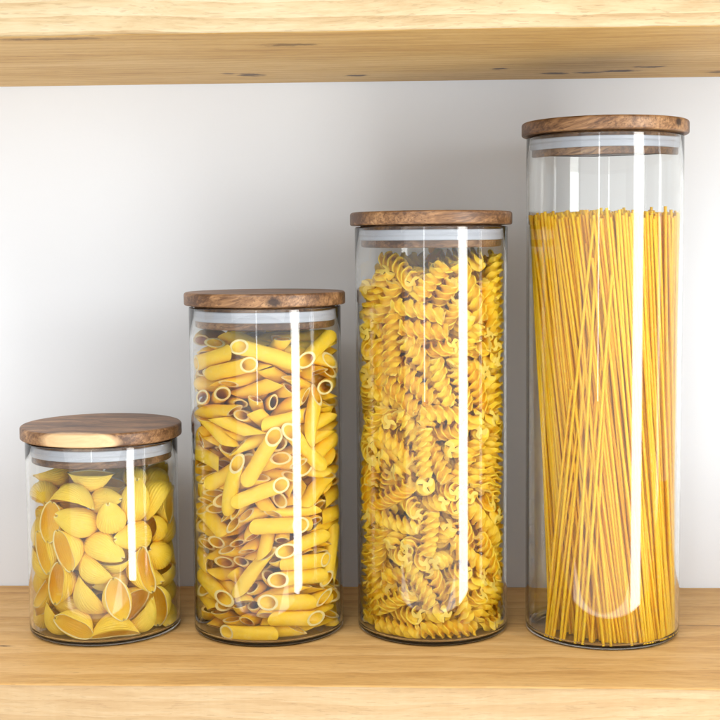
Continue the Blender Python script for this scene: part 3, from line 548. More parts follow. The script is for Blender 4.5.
POSES['fusilli'] = (
    '1 2262 -3434 22458 638 -515 345 457 5 -2446 -3386 19205 176 688 -177 682 8 -879 -3884 21264 6 -148 -758 -635 4 -2564 -2983 9465 181 -366 -365 837 9 922 -3812 879 48 -103 846 -521 2 -517 -4057 20129 29 -78 -923 -374 0 -62 -4123 23139 85 394 209 -891 6 -484 -4194 12347 423 -566 -424 -567 5 3145 -2367 11387 159 -502 717 456 5 -765 -3508 17942 506 -706 182 460 3 676 -4022 16858 799 -39 598 58 0 -306 -4106 7161 643 379 -573 340 1 -2114 -2451 23768 530 25 -287 797 2 679 -4030 14782 876 -470 11 109 0 -954 -3916 16600 353 -139 -918 -117 6 -932 -4087 3787 300 392 -441 750 9 2677 -2970 16290 745 274 608 9 6 2235 -3558 11636 362 376 362 -773 0 1589 -3852 2734 70 582 -206 783 7 2164 -3431 5702 218 -355 -9 -909 0 -1810 -3608 15917 351 -212 -909 -75 5 2979 -2573 7475 451 252 -847 -128 3 -2365 -3464 12587 128 -905 287 286 6 2121 -3574 19111 72 -466 483 738 6 -2132 -3384 7818 708 644 -144 -250 0 -2219 -3344 2725 144 334 875 -320 5 -3465 -2076 22297 227 782 -449 368 6 -2162 -3352 877 956 -32 9 -290 7 -2890 -3019 21893 308 446 724 -427 6 1674 -3526 16215 617 -478 308 544 6 326 -3724 11840 116 544 172 813 8 441 -3660 3348 697 428 572 -61 7 -3201 -2383 17932 232 -599 -366 -674 3 3410 -2550 5481 240 773 410 -420 6 -3309 -2541 5896 107 617 356 -693 7 3471 -2375 21708 314 557 -549 539 5 331 -3271 21706 175 473 680 -533 2 -3645 -2015 2857 193 652 -109 725 9 -1423 -3419 13378 151 533 -414 722 1 -6 -2867 18659 53 -424 -805 412 9 604 -2905 13666 29 357 934 -8 3 4105 -1065 23237 617 -240 746 -74 7 -1681'
    ' -3090 1880 492 -48 -42 868 1 3678 -1345 11019 710 360 -178 579 3 -3570 -2039 13884 368 459 755 -290 8 1601 -2604 20236 815 97 -322 -472 9 -328 -3150 8776 660 -596 180 -420 2 1977 -3222 7051 672 -410 244 566 0 1183 -2917 4308 127 -408 -757 495 5 3367 -1883 2182 28 -529 747 402 9 748 -3190 20547 470 -253 389 751 0 775 -3200 9991 277 430 674 533 4 408 -3239 6422 815 -46 -415 -401 5 1414 -1670 23957 68 -980 154 -110 1 -406 -2852 1898 820 331 -217 -413 6 1029 -3287 5471 434 148 -248 -854 1 3918 -893 16379 661 -36 642 -387 4 -4008 -386 15229 686 23 507 522 5 -601 -3178 11087 113 -101 649 -745 4 1559 -2572 12688 602 -204 275 -721 3 -1436 -3038 8909 162 -560 -810 -61 1 -3838 -1243 5247 86 -665 -182 719 9 -1459 -3027 4092 45 6 313 -949 2 -2468 -2641 15568 769 594 78 -225 2 -4008 -951 9552 669 -107 -697 233 6 -819 -3067 6661 299 833 378 272 5 -778 -2750 9818 382 663 -629 -141 5 -2447 -2238 5372 219 -530 -727 378 1 1511 -2281 13920 742 563 -338 -135 2 1898 -2745 3501 635 724 -266 30 5 1758 -2258 18902 133 -4 251 959 6 1989 -2591 2278 193 289 919 -187 6 -1769 -2680 6969 298 -298 893 -160 9 4097 -835 14586 738 -96 -609 272 5 -2949 -1693 9395 19 -646 -490 585 4 4122 -748 6046 14 686 -163 -708 9 -2531 -2272 19705 47 -947 142 284 7 4017 -1042 20922 612 297 541 -494 5 -1598 -2309 11620 129 197 -950 -205 2 883 -3068 8904 38 495 862 98 0 3956 -1018 9908 636 -437 -619 146 5 -1824 -1720 14518 188 835 473 210 1 1977 -1791 8614 204 -122 -268 933 5 -1218 -2409 5188 170 -525 -779 299 3 -3554 -1151 1'
    '1083 583 523 -26 621 6 2857 -1921 12909 145 -723 544 -401 1 -2865 -1501 13510 421 39 -276 863 2 2853 -1457 18066 399 866 -272 -131 9 -3948 -418 12455 474 -484 -699 229 9 -2633 -1767 1006 732 669 -62 -111 4 2438 -1615 13977 876 -380 0 -299 8 2274 -2052 766 282 957 -69 -23 3 1584 -2762 9566 472 -21 -53 880 2 -4084 -36 22475 619 -350 213 -670 5 -2294 -1534 12215 218 141 -806 -532 2 -2720 -1683 11250 38 -353 893 -277 8 -2079 2435 23858 92 14 984 150 7 2532 -1967 2981 33 974 -175 143 6 -4224 -63 1934 166 -689 63 703 0 -3529 -267 20090 855 65 -72 509 5 -2477 -1222 7406 752 -602 -31 267 5 -3826 -21 18967 8 702 681 208 5 219 -2400 14823 262 -458 849 26 5 2717 -1304 15966 638 -540 -6 -548 3 1990 -2224 17647 15 963 -268 -4 5 2590 -998 8148 180 -938 293 29 5 -1406 -1188 8165 147 -345 708 -599 1 -2338 -1582 17516 469 -136 -107 866 5 2684 -128 23215 170 4 -940 296 4 -2263 -1121 3104 183 -546 719 -390 4 -3833 761 16968 471 427 -511 -579 3 3989 -612 18829 283 -648 573 414 4 1993 2482 24175 780 527 -238 -238 0 -1933 -1996 4165 946 -309 62 77 8 2327 -1324 19616 53 348 936 6 8 4000 671 12642 285 -599 -169 729 9 -1045 -1492 23321 649 -16 -38 759 4 2600 -1096 3509 162 94 909 372 3 2949 -1113 18915 252 -259 -611 705 2 1136 -2727 15720 280 220 -513 -781 0 237 -3029 7790 46 83 -630 -771 8 -3068 -1661 16515 555 694 279 -364 9 2984 599 900 908 321 -95 -253 5 -827 -1280 21613 646 -528 -17 551 5 202 4095 22861 50 -758 -47 -649 3 3045 -731 797 733 -606 196 -238 7 -3784 -487 6712 195 -588 79 -781 2 740 -'
    '2412 22920 499 672 541 -87 9 3080 -817 1761 946 117 25 302 7 618 -2767 17535 825 527 -161 -124 3 -200 -2378 12358 37 -973 181 135 4 995 -2044 21047 320 -878 9 -357 0 -1533 -2741 20079 572 -728 366 89 6 -3850 1092 5318 577 202 23 -791 6 -1305 -1662 10523 316 -475 745 -346 0 -1165 -1870 2932 313 354 -807 -354 4 -4146 395 7448 210 692 433 -538 3 205 -2128 22005 416 689 589 -68 7 1930 -1739 4168 688 682 -214 -129 0 3375 708 7232 391 854 -195 283 2 2150 -1952 22976 151 478 -836 224 2 235 -3012 950 62 14 424 -903 3 -3727 -875 1933 422 428 -692 401 1 -3043 113 9722 631 -659 377 160 1 1106 -1728 7297 979 -37 199 -27 9 -3222 453 21590 417 84 500 -754 1 2649 232 3909 87 17 -996 33 9 -3140 445 23085 640 -386 -339 572 8 -2908 557 17882 68 13 -980 -189 7 -332 757 23482 418 286 670 542 0 -48 -2412 16179 4 -335 648 684 4 3458 1777 17237 138 -503 -852 45 2 3713 1838 23300 594 -133 569 552 7 1252 -1796 11599 766 -536 182 -304 8 3810 1235 20911 533 -249 -451 671 0 3442 349 8649 597 -607 90 -516 9 -977 -727 20072 77 687 -651 315 8 4145 913 22967 667 -75 599 438 0 -93 -2351 2961 531 -688 -371 328 8 -2564 -642 14462 370 277 -887 8 2 3888 1376 14659 430 683 -588 -53 0 3386 -284 4721 470 -800 -341 150 4 -1650 -1295 16666 107 659 -712 -219 7 -1882 -579 20420 369 567 722 -146 3 -3479 1452 20445 125 -463 284 -830 9 3485 211 14027 567 -96 -248 -780 2 -3542 814 9054 210 819 -124 -520 6 27 -990 16489 426 -805 -334 241 4 -232 -329 12687 172 -169 -768 593 9 2512 -829 17019 370 -279 701 -542 1 -421 -1554 14'
    '771 668 -547 -460 208 8 -752 -867 18822 186 -947 51 -257 2 3166 208 18322 903 387 -136 124 8 1601 -1359 20487 584 753 -285 -100 4 398 -657 1810 733 -128 -85 663 3 3124 1732 797 4 -283 -959 20 8 -2502 -1522 22196 208 -528 407 716 2 1473 -1173 6158 821 -198 -124 521 5 3240 -124 5872 513 694 381 331 6 1429 -888 14737 77 537 836 84 6 -1306 -91 21507 712 278 618 184 8 -1728 -1589 19772 965 -52 131 -223 8 2380 -1779 9889 493 40 -563 -662 0 545 -824 22693 68 29 971 -226 8 -3488 365 3330 513 64 -618 592 4 1934 -212 20470 944 249 -47 -209 4 -1172 -1766 6306 977 -148 64 137 1 -3124 559 4341 635 -271 -439 575 7 1904 -1011 11729 330 -141 -414 836 2 -2101 2 10466 727 563 219 325 1 -2029 1259 23243 625 -380 -66 679 9 2960 694 22301 286 57 -693 659 7 1255 -522 21578 278 879 -381 -69 2 2424 -106 21728 298 -849 434 -48 8 7 938 13940 298 -509 -730 345 4 1916 -644 7272 34 -983 91 158 7 3516 1987 7954 487 679 -546 55 8 2998 881 19085 878 413 -238 51 2 -3004 987 880 60 12 -27 998 8 948 163 12668 8 233 931 280 8 -2921 924 11588 108 128 -950 263 9 2559 -231 13405 959 -155 150 -182 8 1086 -1204 10373 160 -983 -49 -69 7 204 -1035 18168 957 9 -284 63 8 -643 225 13674 155 -798 516 -270 4 -2831 603 15354 695 -676 204 133 6 -1809 -898 1854 248 -12 160 -955 0 -2488 -178 22244 300 -215 774 -515 9 -951 -897 15769 512 -113 391 -756 1 2192 514 16342 124 506 -837 -168 7 -2125 133 7407 56 173 -866 -465 8 3459 455 10845 320 478 -792 -205 4 3112 2400 1543 393 238 771 440 5 -2859 2474 8190 372 -192 447 -790 1 -273'
    '8 1542 21352 318 -340 -777 -425 5 -2735 -220 18911 408 -622 618 -255 3 3696 2021 3514 316 -740 128 -580 7 3434 597 16097 771 -288 -122 554 2 -2630 1866 14147 284 371 509 723 1 3125 929 9728 745 133 301 580 2 -2739 1717 15204 972 211 -49 -91 4 -2658 1871 1597 83 274 -710 643 1 -3535 2200 11545 620 339 616 -348 2 2558 2254 22935 587 -17 319 744 5 -2505 1599 17591 195 -944 103 247 4 -1932 -693 12989 164 -27 65 984 5 2218 786 9180 532 -542 -333 558 8 2634 1893 6652 2 179 821 -542 5 1244 2781 22781 342 588 731 -59 3 -2676 416 16348 380 292 -594 -646 1 -3007 824 13035 283 404 -22 869 3 674 -1629 5009 78 33 657 -749 6 -2523 92 21150 802 -389 -297 342 4 -288 2868 23197 489 702 -383 -348 1 -2809 1031 6081 652 507 3 -565 5 -2123 445 4204 645 -191 -277 686 5 2475 1319 2925 86 -57 279 955 6 -2461 1006 1918 231 -109 739 -623 9 -232 -50 838 873 125 -62 -467 2 3060 531 20411 194 -628 -599 -457 9 337 638 18258 158 -165 5 974 2 2015 3661 17633 567 55 -786 240 1 2699 2032 18536 293 -829 -144 -453 3 3000 1519 15306 594 24 -39 -804 5 -1036 1519 14514 832 -224 -71 -502 7 2301 678 12127 250 29 314 916 7 -2602 3120 14998 406 762 419 -282 3 -2715 2152 9276 340 -631 -610 338 4 620 214 9387 442 -193 448 -752 4 2203 453 7684 358 895 -246 -100 1 2314 1357 5638 867 375 132 300 5 -781 -241 4640 824 -297 397 -275 0 -3327 2473 2931 752 215 622 23 2 -2620 3086 975 610 -711 -246 249'
)
POSES['spaghetti'] = (
    '1 -3740 -1738 -1222 -4299 21497 1 -3738 -2783 -700 -4127 26788 1 -3034 -3537 -1097 -4061 17794 1 -1772 -4310 -28 -4660 23278 1 -2849 -3585 371 -4030 27182 1 -3432 -3152 -348 -4128 24856 1 -3851 -2624 -1654 -4356 16147 1 -3562 -3004 -1348 -4461 26874 1 -1979 -3953 -107 -4073 21153 1 -2201 -4107 -1049 -4320 27262 1 -1191 -4148 107 -4370 24339 1 1298 -4032 -2103 -3617 26803 1 235 -4201 -3061 -3514 26847 1 1837 -4163 -1425 -3785 27256 1 2203 -3579 -675 -3913 27032 1 3099 -3451 -5 -4255 26723 1 1490 -4068 -1683 -3655 25367 1 3501 -2808 891 -3876 26814 1 -527 -4630 -3318 -3036 26899 1 -77 -4659 -2281 -3776 26922 1 3590 -2558 1181 -3997 26886 1 1214 -4498 -1468 -4423 24380 1 1214 -4211 -2023 -4088 26990 1 916 -4096 -2181 -3413 26906 1 1907 -3775 -868 -4321 27066 0 531 1582 -29 1505 27133 1 2499 -2747 343 -3646 26737 0 532 -1477 -629 -1929 26959 0 -1108 1267 -2222 2441 26843 0 931 -3193 -1039 -2739 26972 0 3670 284 3209 -1735 26794 0 1257 1628 421 1823 27003 0 -176 2019 -178 2463 26994 0 -1998 1168 -2958 2601 26951 0 925 2623 828 1806 26832 0 -1117 1003 -2167 1875 26937 1 1970 -3182 -683 -3554 26825 0 2432 -549 1298 -1620 26783 0 1791 -909 -450 -1109 27036 0 397 -471 -384 -267 26823 1 4639 444 4121 -2176 27187 0 999 1391 478 576 27115 0 1079 -1761 -860 -2395 26680 0 -2225 1227 -2854 2975 27044 0 2155 900 1663 -567 26824 0 788 1911 609 1256 27005 0 -1005 3739 -97 3938 27007 0 1955 4230 3516 3059 26682 1 -2631 -273 -4407 1516 26963 1 1297 -3074 -1369 -3400 26959 0 -721 2445 -876 3350 2'
    '7154 0 3939 -574 2933 -2200 26811 1 2838 -1862 1391 -3561 27118 0 -413 2078 -620 2541 26824 1 -1323 -3070 -3426 -2084 26947 0 576 -3427 -1986 -3031 26866 1 1158 1193 699 770 27232 1 417 -3792 -2785 -3260 27091 1 328 -2868 -2470 -2546 27389 0 2970 -405 1606 -1641 27103 0 -1750 3480 -1276 3713 27135 0 772 3061 1621 2097 27135 0 -1345 -1583 -3237 -812 26903 0 3613 -869 2734 -2933 26989 0 2032 3369 2388 2155 27216 0 316 3464 1194 3573 26937 0 2133 4143 3666 2804 27030 0 3736 1449 4000 -618 26997 1 2525 -1994 267 -2666 27097 0 2538 3611 3254 2143 26942 0 3246 -1020 2285 -3125 26976 0 -2482 -749 -3810 1620 27039 0 1205 921 947 -60 27016 0 2830 2786 3298 1393 26862 0 -794 3280 98 4090 27143 0 3182 3405 4427 1454 26792 0 1278 2851 983 1928 26808 0 1432 683 166 -115 26795 0 1674 4137 2730 3281 27155 0 1246 2389 1675 1659 26942 0 -1270 813 -2378 1212 26845 1 3460 -1648 2022 -3268 26818 0 3391 -2641 839 -3681 27067 1 -1719 -2133 -4070 -945 26831 0 2208 2175 2679 868 26796 0 3562 786 2924 -954 27098 0 2560 3894 4012 2264 26809 0 3120 1963 2971 111 26948 0 1704 -407 286 -1237 26999 0 316 -2562 -2356 -2384 26929 1 2284 -1998 290 -3025 26991 0 803 1254 250 1080 27214 0 2569 -41 1873 -1332 26917 0 2432 -749 1477 -1798 26799 0 2387 3443 3914 1481 26706 0 3913 1363 4041 -1117 26967 1 3110 -2472 954 -4561 26944 1 4196 -1414 2426 -3543 27042 1 -2886 -1264 -4553 316 26926 0 3240 -2300 1120 -3636 26923 0 2273 89 1630 -1230 26885 0 2923 -191 2453 -1634 26917 0 -825 3618 -511 3442 27026 0 889 4328 1'
    '929 3987 26939 1 609 -3848 -2615 -3361 27016 1 -2667 -1513 -3643 1129 27304 1 4147 -1221 2710 -3256 27077 0 -289 -3 -1316 540 26748 0 1370 3599 1816 2495 27277 0 -1649 1595 -2420 2422 27056 0 3399 962 3102 -731 26849 0 1083 -1376 -649 -1726 27145 0 616 2640 1391 2442 27003 0 382 4195 1558 4160 26902 0 -2113 745 -3182 2703 26899 1 4442 475 4043 -1719 26841 0 -1638 -1224 -3523 -195 27008 0 -256 2212 -400 2537 27171 0 -45 3529 282 3219 26948 0 -1030 4527 -154 4657 27067 1 -401 -1478 -2617 -616 27300 0 585 2303 781 2447 26806 0 2171 3762 3425 2367 27041 0 3360 -1820 1282 -3105 26951 0 1214 -1150 -1206 -1639 26831 1 -548 -2783 -2711 -1919 26836 0 -429 3657 -160 4195 26998 0 -2008 -80 -3738 2045 27069 0 3240 -522 2237 -2060 26915 0 449 894 -114 1201 27009 1 -2977 338 -3744 1809 27116 0 2223 3342 2833 2238 27047 0 -960 1133 -1926 1847 27139 0 975 1156 347 53 27074 1 2255 -661 541 -1719 27078 1 1729 461 1333 -198 27292 0 2548 2419 2519 1110 27100 0 -1278 1670 -1757 2485 27021 1 3726 906 3832 -1396 27114 0 1909 3551 2837 2436 26853 1 3604 -2287 1478 -4019 26946 0 1702 3233 2477 1936 27127 0 -1781 -925 -3311 390 27101 1 3852 -2412 1283 -4292 27248 1 4033 -2321 1479 -4248 27002 0 1178 -296 311 -1018 26766 0 -1195 2685 -1811 3661 27312 1 -443 -1262 -1708 -669 27175 0 1485 4070 2651 3001 26831 1 3424 1999 3473 -425 27220 0 1359 -1285 170 -1703 27005 0 -2526 1329 -3365 2431 26710 0 -976 -1824 -2636 -96 26933 1 -779 -3198 -3593 -1747 26919 0 -2716 1719 -2885 3402 27255 0 -1099 2249 -1555 29'
    '77 26873 0 2170 310 1327 -729 26959 0 408 3639 1854 3434 26956 0 4058 759 4173 -1543 26939 0 389 -1267 -2348 -1005 26854 1 -2783 -440 -3885 1176 27035 0 -2124 -1533 -3691 473 27172 0 2938 1671 2767 244 27100 0 -524 2314 -1023 2107 26852 0 -1665 -211 -2776 588 26816 0 2150 1439 2437 623 27019 0 3413 2734 4225 598 26887 0 3170 1370 3186 -126 26899 0 -30 -3552 -2986 -2550 26731 1 3933 2500 4642 405 27312 0 4009 1181 4289 -1159 27147 1 -278 -3637 -3099 -2717 26844 1 1321 -3321 -883 -3228 27145 0 2912 2226 3724 901 27215 0 -1306 -1036 -3098 55 26618 0 658 2828 1035 3003 26912 0 2378 306 1417 -1060 26938 0 -697 1215 -1507 2257 27104 0 88 3353 1183 3335 26981 0 -906 -183 -2177 487 26963 0 -2164 3133 -2185 3993 26991 1 1792 2545 1969 2278 27297 1 2610 -2172 765 -3022 27346 0 -70 2278 313 2395 26916 1 3011 -11 3467 -2191 26852 1 2199 -4108 -341 -4568 27431 0 3484 -1059 2259 -2397 26843 0 1973 -1505 -358 -2535 26908 1 4624 -581 3482 -3097 27006 0 4328 787 4263 -1356 27077 0 3882 1649 3697 552 27165 0 -396 926 65 2052 27063 0 2166 -289 1103 -690 26860 0 -389 -798 -1938 -663 27081 1 4261 381 3462 -1908 27040 1 -2322 -213 -3146 697 27300 0 -1727 1779 -2255 3213 26998 0 3352 -850 1907 -2759 26786 0 -761 3082 -323 3376 26833 1 -1825 572 -2786 1607 27232 0 1040 32 215 -355 26914 0 -1679 254 -2558 1768 26663 1 820 -3785 -2428 -3552 26907 0 1345 3925 2296 3172 27000 0 478 2500 569 2491 27190 0 2800 656 2515 -321 26838 0 285 3273 898 2743 27107 0 807 2298 1279 1893 27127 0 1983 730 1189 -34 268'
    '88 0 2365 3803 3796 2360 26970 1 -2137 1552 -3620 2615 27283 1 572 -1730 -1621 -1539 27275 1 4425 -567 3248 -2612 27137 0 1972 988 1733 -150 27053 0 -750 540 -1251 1967 27182 0 -1458 -1420 -3303 93 26977 0 -2220 987 -3579 2304 26985 0 965 -420 -391 -52 26862 1 4567 -928 2827 -3622 27001 0 -807 813 -1973 1161 26987 1 1486 -1964 -377 -2156 27444 1 4436 -1226 2618 -3608 26969 0 -270 695 -1807 1269 27203 0 -578 1391 -1261 2253 27211 0 2394 3998 3882 2578 26970 1 319 -1951 -817 -1621 27187 0 2576 -1573 517 -2249 26652 0 -33 -2131 -1812 -2053 27015 0 -600 2601 -337 3175 27137 0 1601 -2639 -642 -2798 26616 0 382 2196 597 1998 26815 0 3056 -1478 908 -3223 27169 0 2408 500 2105 -872 26959 0 -1037 1716 -1744 2738 26824 0 -886 -2619 -3171 -2125 26940 1 -3160 -437 -4400 1306 26913 0 -560 1047 -426 1352 27116 0 2795 31 2146 -1883 27073 0 -1833 2665 -1403 3328 26955 1 3256 -3334 1415 -4440 26894 0 1497 -1094 -14 -1490 26991 0 1822 3865 2952 2614 27212 1 3484 -655 1759 -2559 27056 0 -1629 1086 -2295 2040 27102 0 517 284 -251 454 26976 0 -1921 -260 -2755 1027 26793 0 -1668 693 -2262 1603 26886 0 -1973 359 -3299 1500 27104 0 2381 -1526 263 -2427 27017 0 -1884 3290 -1753 4287 26855 0 764 4174 2102 3516 26741 1 2712 -2505 481 -4191 27018 0 -1285 51 -2538 848 26946 1 -1467 -2637 -3605 -1016 26944 0 1020 3740 1644 3101 26947 0 1352 -827 -633 -1039 27045 0 999 -1580 -1383 -1173 27047 0 801 -2611 -2166 -2432 27154 1 3343 237 3024 -1271 27149 0 2448 784 1637 631 27213 0 -926 -1505 -3233 -395 27129 0'
    ' 1779 647 1001 154 26946 0 -93 1312 -1283 1511 26991 1 366 -3352 -2486 -2940 27079 1 3684 -1784 1706 -3594 26950 0 -638 4192 -522 4169 27088 1 4410 -362 3130 -2440 27185 0 4263 597 3817 -1846 26872 0 3801 428 3187 -1385 26717 0 -857 71 -1753 278 27191 0 104 -3359 -2680 -2695 27003 0 -27 -353 -1787 556 27113 0 2296 3613 3471 1525 26787 0 -1547 2710 -749 4498 27277 1 4276 -1679 2401 -3741 27118 0 741 4490 1640 3814 26980 0 -1237 -233 -2368 743 26944 0 620 -3229 -1674 -2966 27018 0 -1652 890 -2938 1751 26973 0 -906 -2045 -3275 -1955 26955 1 -1190 -3415 -4289 -1822 26821 0 1444 1561 1059 1175 27202 0 2675 2001 2859 688 26994 0 -1426 -1858 -3573 -595 27012 0 262 -3063 -2472 -2744 27015 0 589 -1290 -2152 -941 26623 0 3512 1432 3036 -542 27084 0 1588 4381 2624 3851 26947 0 1351 2610 2084 1299 26954 0 1990 -619 898 -1175 27011 0 3910 -341 2577 -2238 26844 0 3314 1823 3499 -643 27135 1 4135 227 3725 -2800 26889 0 -2405 773 -3791 2478 26855 1 -1173 -1812 -3035 -1401 26862 1 103 -3702 -2893 -2726 27025 0 -248 -1344 -2033 -1287 27119 0 -2595 711 -3982 2375 26905 1 4248 -1917 2452 -3963 26758 0 2980 -695 660 -2577 27170 0 2972 2925 4163 854 26830 0 2125 596 1943 -989 27191 0 -563 287 -1172 932 26991 1 2302 -2769 -499 -3591 26888 1 4539 1054 4558 -971 26898 1 426 -3176 -1851 -2872 27074 0 -488 2996 -429 3977 27142 0 929 -2117 -1901 -1837 26968 0 -2088 104 -3967 2145 27152 1 372 1884 301 1562 27334 0 1460 2783 1351 1668 26967 1 3045 -2242 892 -4374 26816 0 -2446 481 -3778 2279 26831 1 -2941'
    ' -774 -4207 1421 26778 0 -1878 1636 -2496 3248 26898 0 73 -1789 -1609 -1170 26884 0 534 -2650 -2201 -2143 26788 0 2844 -1410 830 -2834 27085 0 -1582 2260 -1228 3519 26582 0 444 -2389 -2436 -2164 26789 1 -1544 -1600 -4115 -199 27322 0 1023 2292 1881 1328 27166 0 2600 -442 1687 -1902 27084 0 603 -856 -546 -396 27073 1 267 390 -468 165 27283 1 -2054 -1859 -4058 -501 27086 0 -1170 -1397 -3374 -602 27012 0 -1127 -66 -1989 791 26803 0 141 -458 -1299 -243 26988 0 3810 -1407 1632 -3115 26883 1 -2985 1801 -3345 3245 26887 1 3320 -2933 522 -4431 26886 0 3496 2245 4269 301 26993 0 -2002 2543 -1800 3884 26947 1 1874 -1757 105 -2546 27139 0 822 -1298 -920 -954 26788 0 1745 3035 2495 1732 26973 1 -2592 2229 -3023 3547 27298 0 -1534 -438 -2544 650 27006 1 3851 -2624 2043 -4188 27192 0 2108 3554 3043 2414 27182 0 1222 4125 2364 3503 27211 0 -648 1634 -729 2251 27118 0 -1318 1031 -2359 1778 26779 0 1624 -1402 -627 -2128 26957 0 -1915 756 -2954 2249 26939 0 1173 -931 -35 -1837 26752 0 -631 3933 653 4339 26926 0 -434 1199 -1442 2044 26800 0 2664 -1168 398 -2092 26734 0 292 795 -721 506 27034 1 -2393 -1754 -4575 -142 26993 0 -910 642 -2055 979 26890 0 2131 2357 2159 1100 26848 1 -2307 -2199 -4339 -36 26913 0 2569 2858 2941 1090 26937 0 1022 3046 1623 2419 26935 1 2211 -2937 -373 -3936 26992 0 915 421 -18 -630 26930 1 4406 1517 4334 -837 27062 1 2411 -2942 -120 -3474 27084 0 -2288 603 -3167 2479 27057 0 243 2037 363 2013 26894 0 580 3008 955 3192 26901 0 -425 2692 -159 3514 27070 0 1347 78 1240 -'
    '453 26968 0 -2971 -334 -4209 2000 26993 0 -1267 -2570 -3530 -789 26601 0 -586 -111 -1832 75 26568 0 1560 2428 2229 1966 27054 1 -97 -3347 -3399 -2618 27053 0 3591 2970 4432 504 27223 0 719 -3045 -2089 -2609 27115 0 409 3104 -12 2331 27035 0 3487 1235 3540 -1156 27003 0 641 -2421 -1937 -2243 26772 0 -1847 -1432 -3704 37 27141 0 1857 4060 3081 2832 26903 0 -300 2870 -403 3766 27080 0 -840 2277 -683 3070 27032 1 4613 661 4267 -1867 27044 1 -2123 -2077 -3928 -677 27143 0 -887 -811 -2599 383 26922 0 -2031 -1266 -4315 373 26938 0 464 494 -524 499 26863 0 1155 -537 -369 -925 26940 0 -1835 -1234 -3695 672 27267 0 -519 -2235 -2627 -1333 26942 1 1827 -3018 -904 -3551 27190 0 839 -575 -356 -636 27132 0 586 1870 369 1242 27117 0 3798 57 2635 -1848 27128 0 450 2803 1157 2280 26838 1 -112 -1860 -2925 -1239 27060 1 3460 617 2629 -1369 27254 0 2705 1631 3108 -344 26889 0 -2436 2104 -2731 3529 26992 0 -570 -583 -1618 -496 26890 1 2 -3929 -2680 -2887 27051 0 143 2987 486 3843 26827 0 -1662 31 -3192 1819 27258 0 -66 -1599 -1910 -1452 26940 0 228 4320 1078 4080 26753 1 2543 -3905 355 -4646 27287 1 4065 2114 4445 37 27155 0 3356 2410 3386 285 27083 1 4036 2329 4656 184 27085 1 -2696 -1135 -4344 163 26943 0 2410 -2163 571 -2978 26964 0 -1499 -1081 -3531 153 27116 1 -3266 -1752 -4588 816 27147 0 1394 1369 764 47 27149 0 -1371 3671 -368 4640 27034 0 2261 1605 2480 822 26925 1 -1187 -2189 -4147 -1172 26969 1 994 -2677 -1963 -2455 27178 1 -834 360 -1786 1072 27230 0 1202 -98 989 -340 26945 0 4218 976 '
    '4025 -1349 26924 0 -1073 4227 151 4658 27200 0 -2387 2710 -1995 3840 27116 0 147 4121 1218 3848 27112 0 184 2227 442 2243 26790 1 1295 -3716 -1869 -3600 26940 1 2600 -3475 558 -4626 26918 1 4269 1371 4175 -957 27033 1 -1751 -1620 -4278 -330 26730 1 -809 1009 -1661 1441 27203 0 3614 1076 3610 -1349 27048 0 3050 3256 4174 1462 27070 1 -2019 -2412 -4263 -669 26811 0 -1950 3038 -1472 4202 26996 1 2212 -2259 -462 -3262 27214 0 -207 1561 -746 1589 26749 0 1568 1823 1373 839 27049 1 4580 858 4402 -1530 27112 0 2951 526 2728 -905 26889 0 2655 791 1722 -792 27130 0 1621 2644 2036 3292 26947 0 -1711 2822 -1991 4041 27197 0 1185 372 -944 906 27084 0 66 257 -659 284 27036 1 -845 -1325 -2254 -382 27321 1 3409 -2018 1470 -3231 27133 0 2413 1842 2868 -86 27209 0 1697 -1140 189 -1493 26810 0 3006 -1733 381 -2842 26897 1 -2304 -947 -4415 719 27134 0 -334 1896 -614 1991 27145 0 3194 970 2903 -712 26991 0 -96 913 -1037 735 27125 1 4209 1179 4484 -1215 26831 0 1322 -2068 -1 -3079 27034 0 -1457 2080 -1611 3245 26816 0 0 3918 995 3898 27054 1 1623 -3918 -788 -3716 26922 0 677 -1041 -1346 -2076 26897 0 -1157 -2903 -3790 -1753 27009 1 -322 -1867 -3390 -999 27291 0 -98 2822 -333 2898 26838 0 3988 361 3291 -2011 26904 1 -1090 -518 -2786 37 27171 0 2901 291 2163 -1381 26932 1 2577 -1781 1320 -3373 27283 0 2305 -1335 18 -2370 27036 0 1378 4452 2439 3971 27015 0 844 3590 2002 2787 27057 0 -986 1519 -1950 2252 27279 0 3101 749 2454 -753 27105 0 681 1048 371 887 27083 0 2188 2563 2344 1212 27040 0 407 3975'
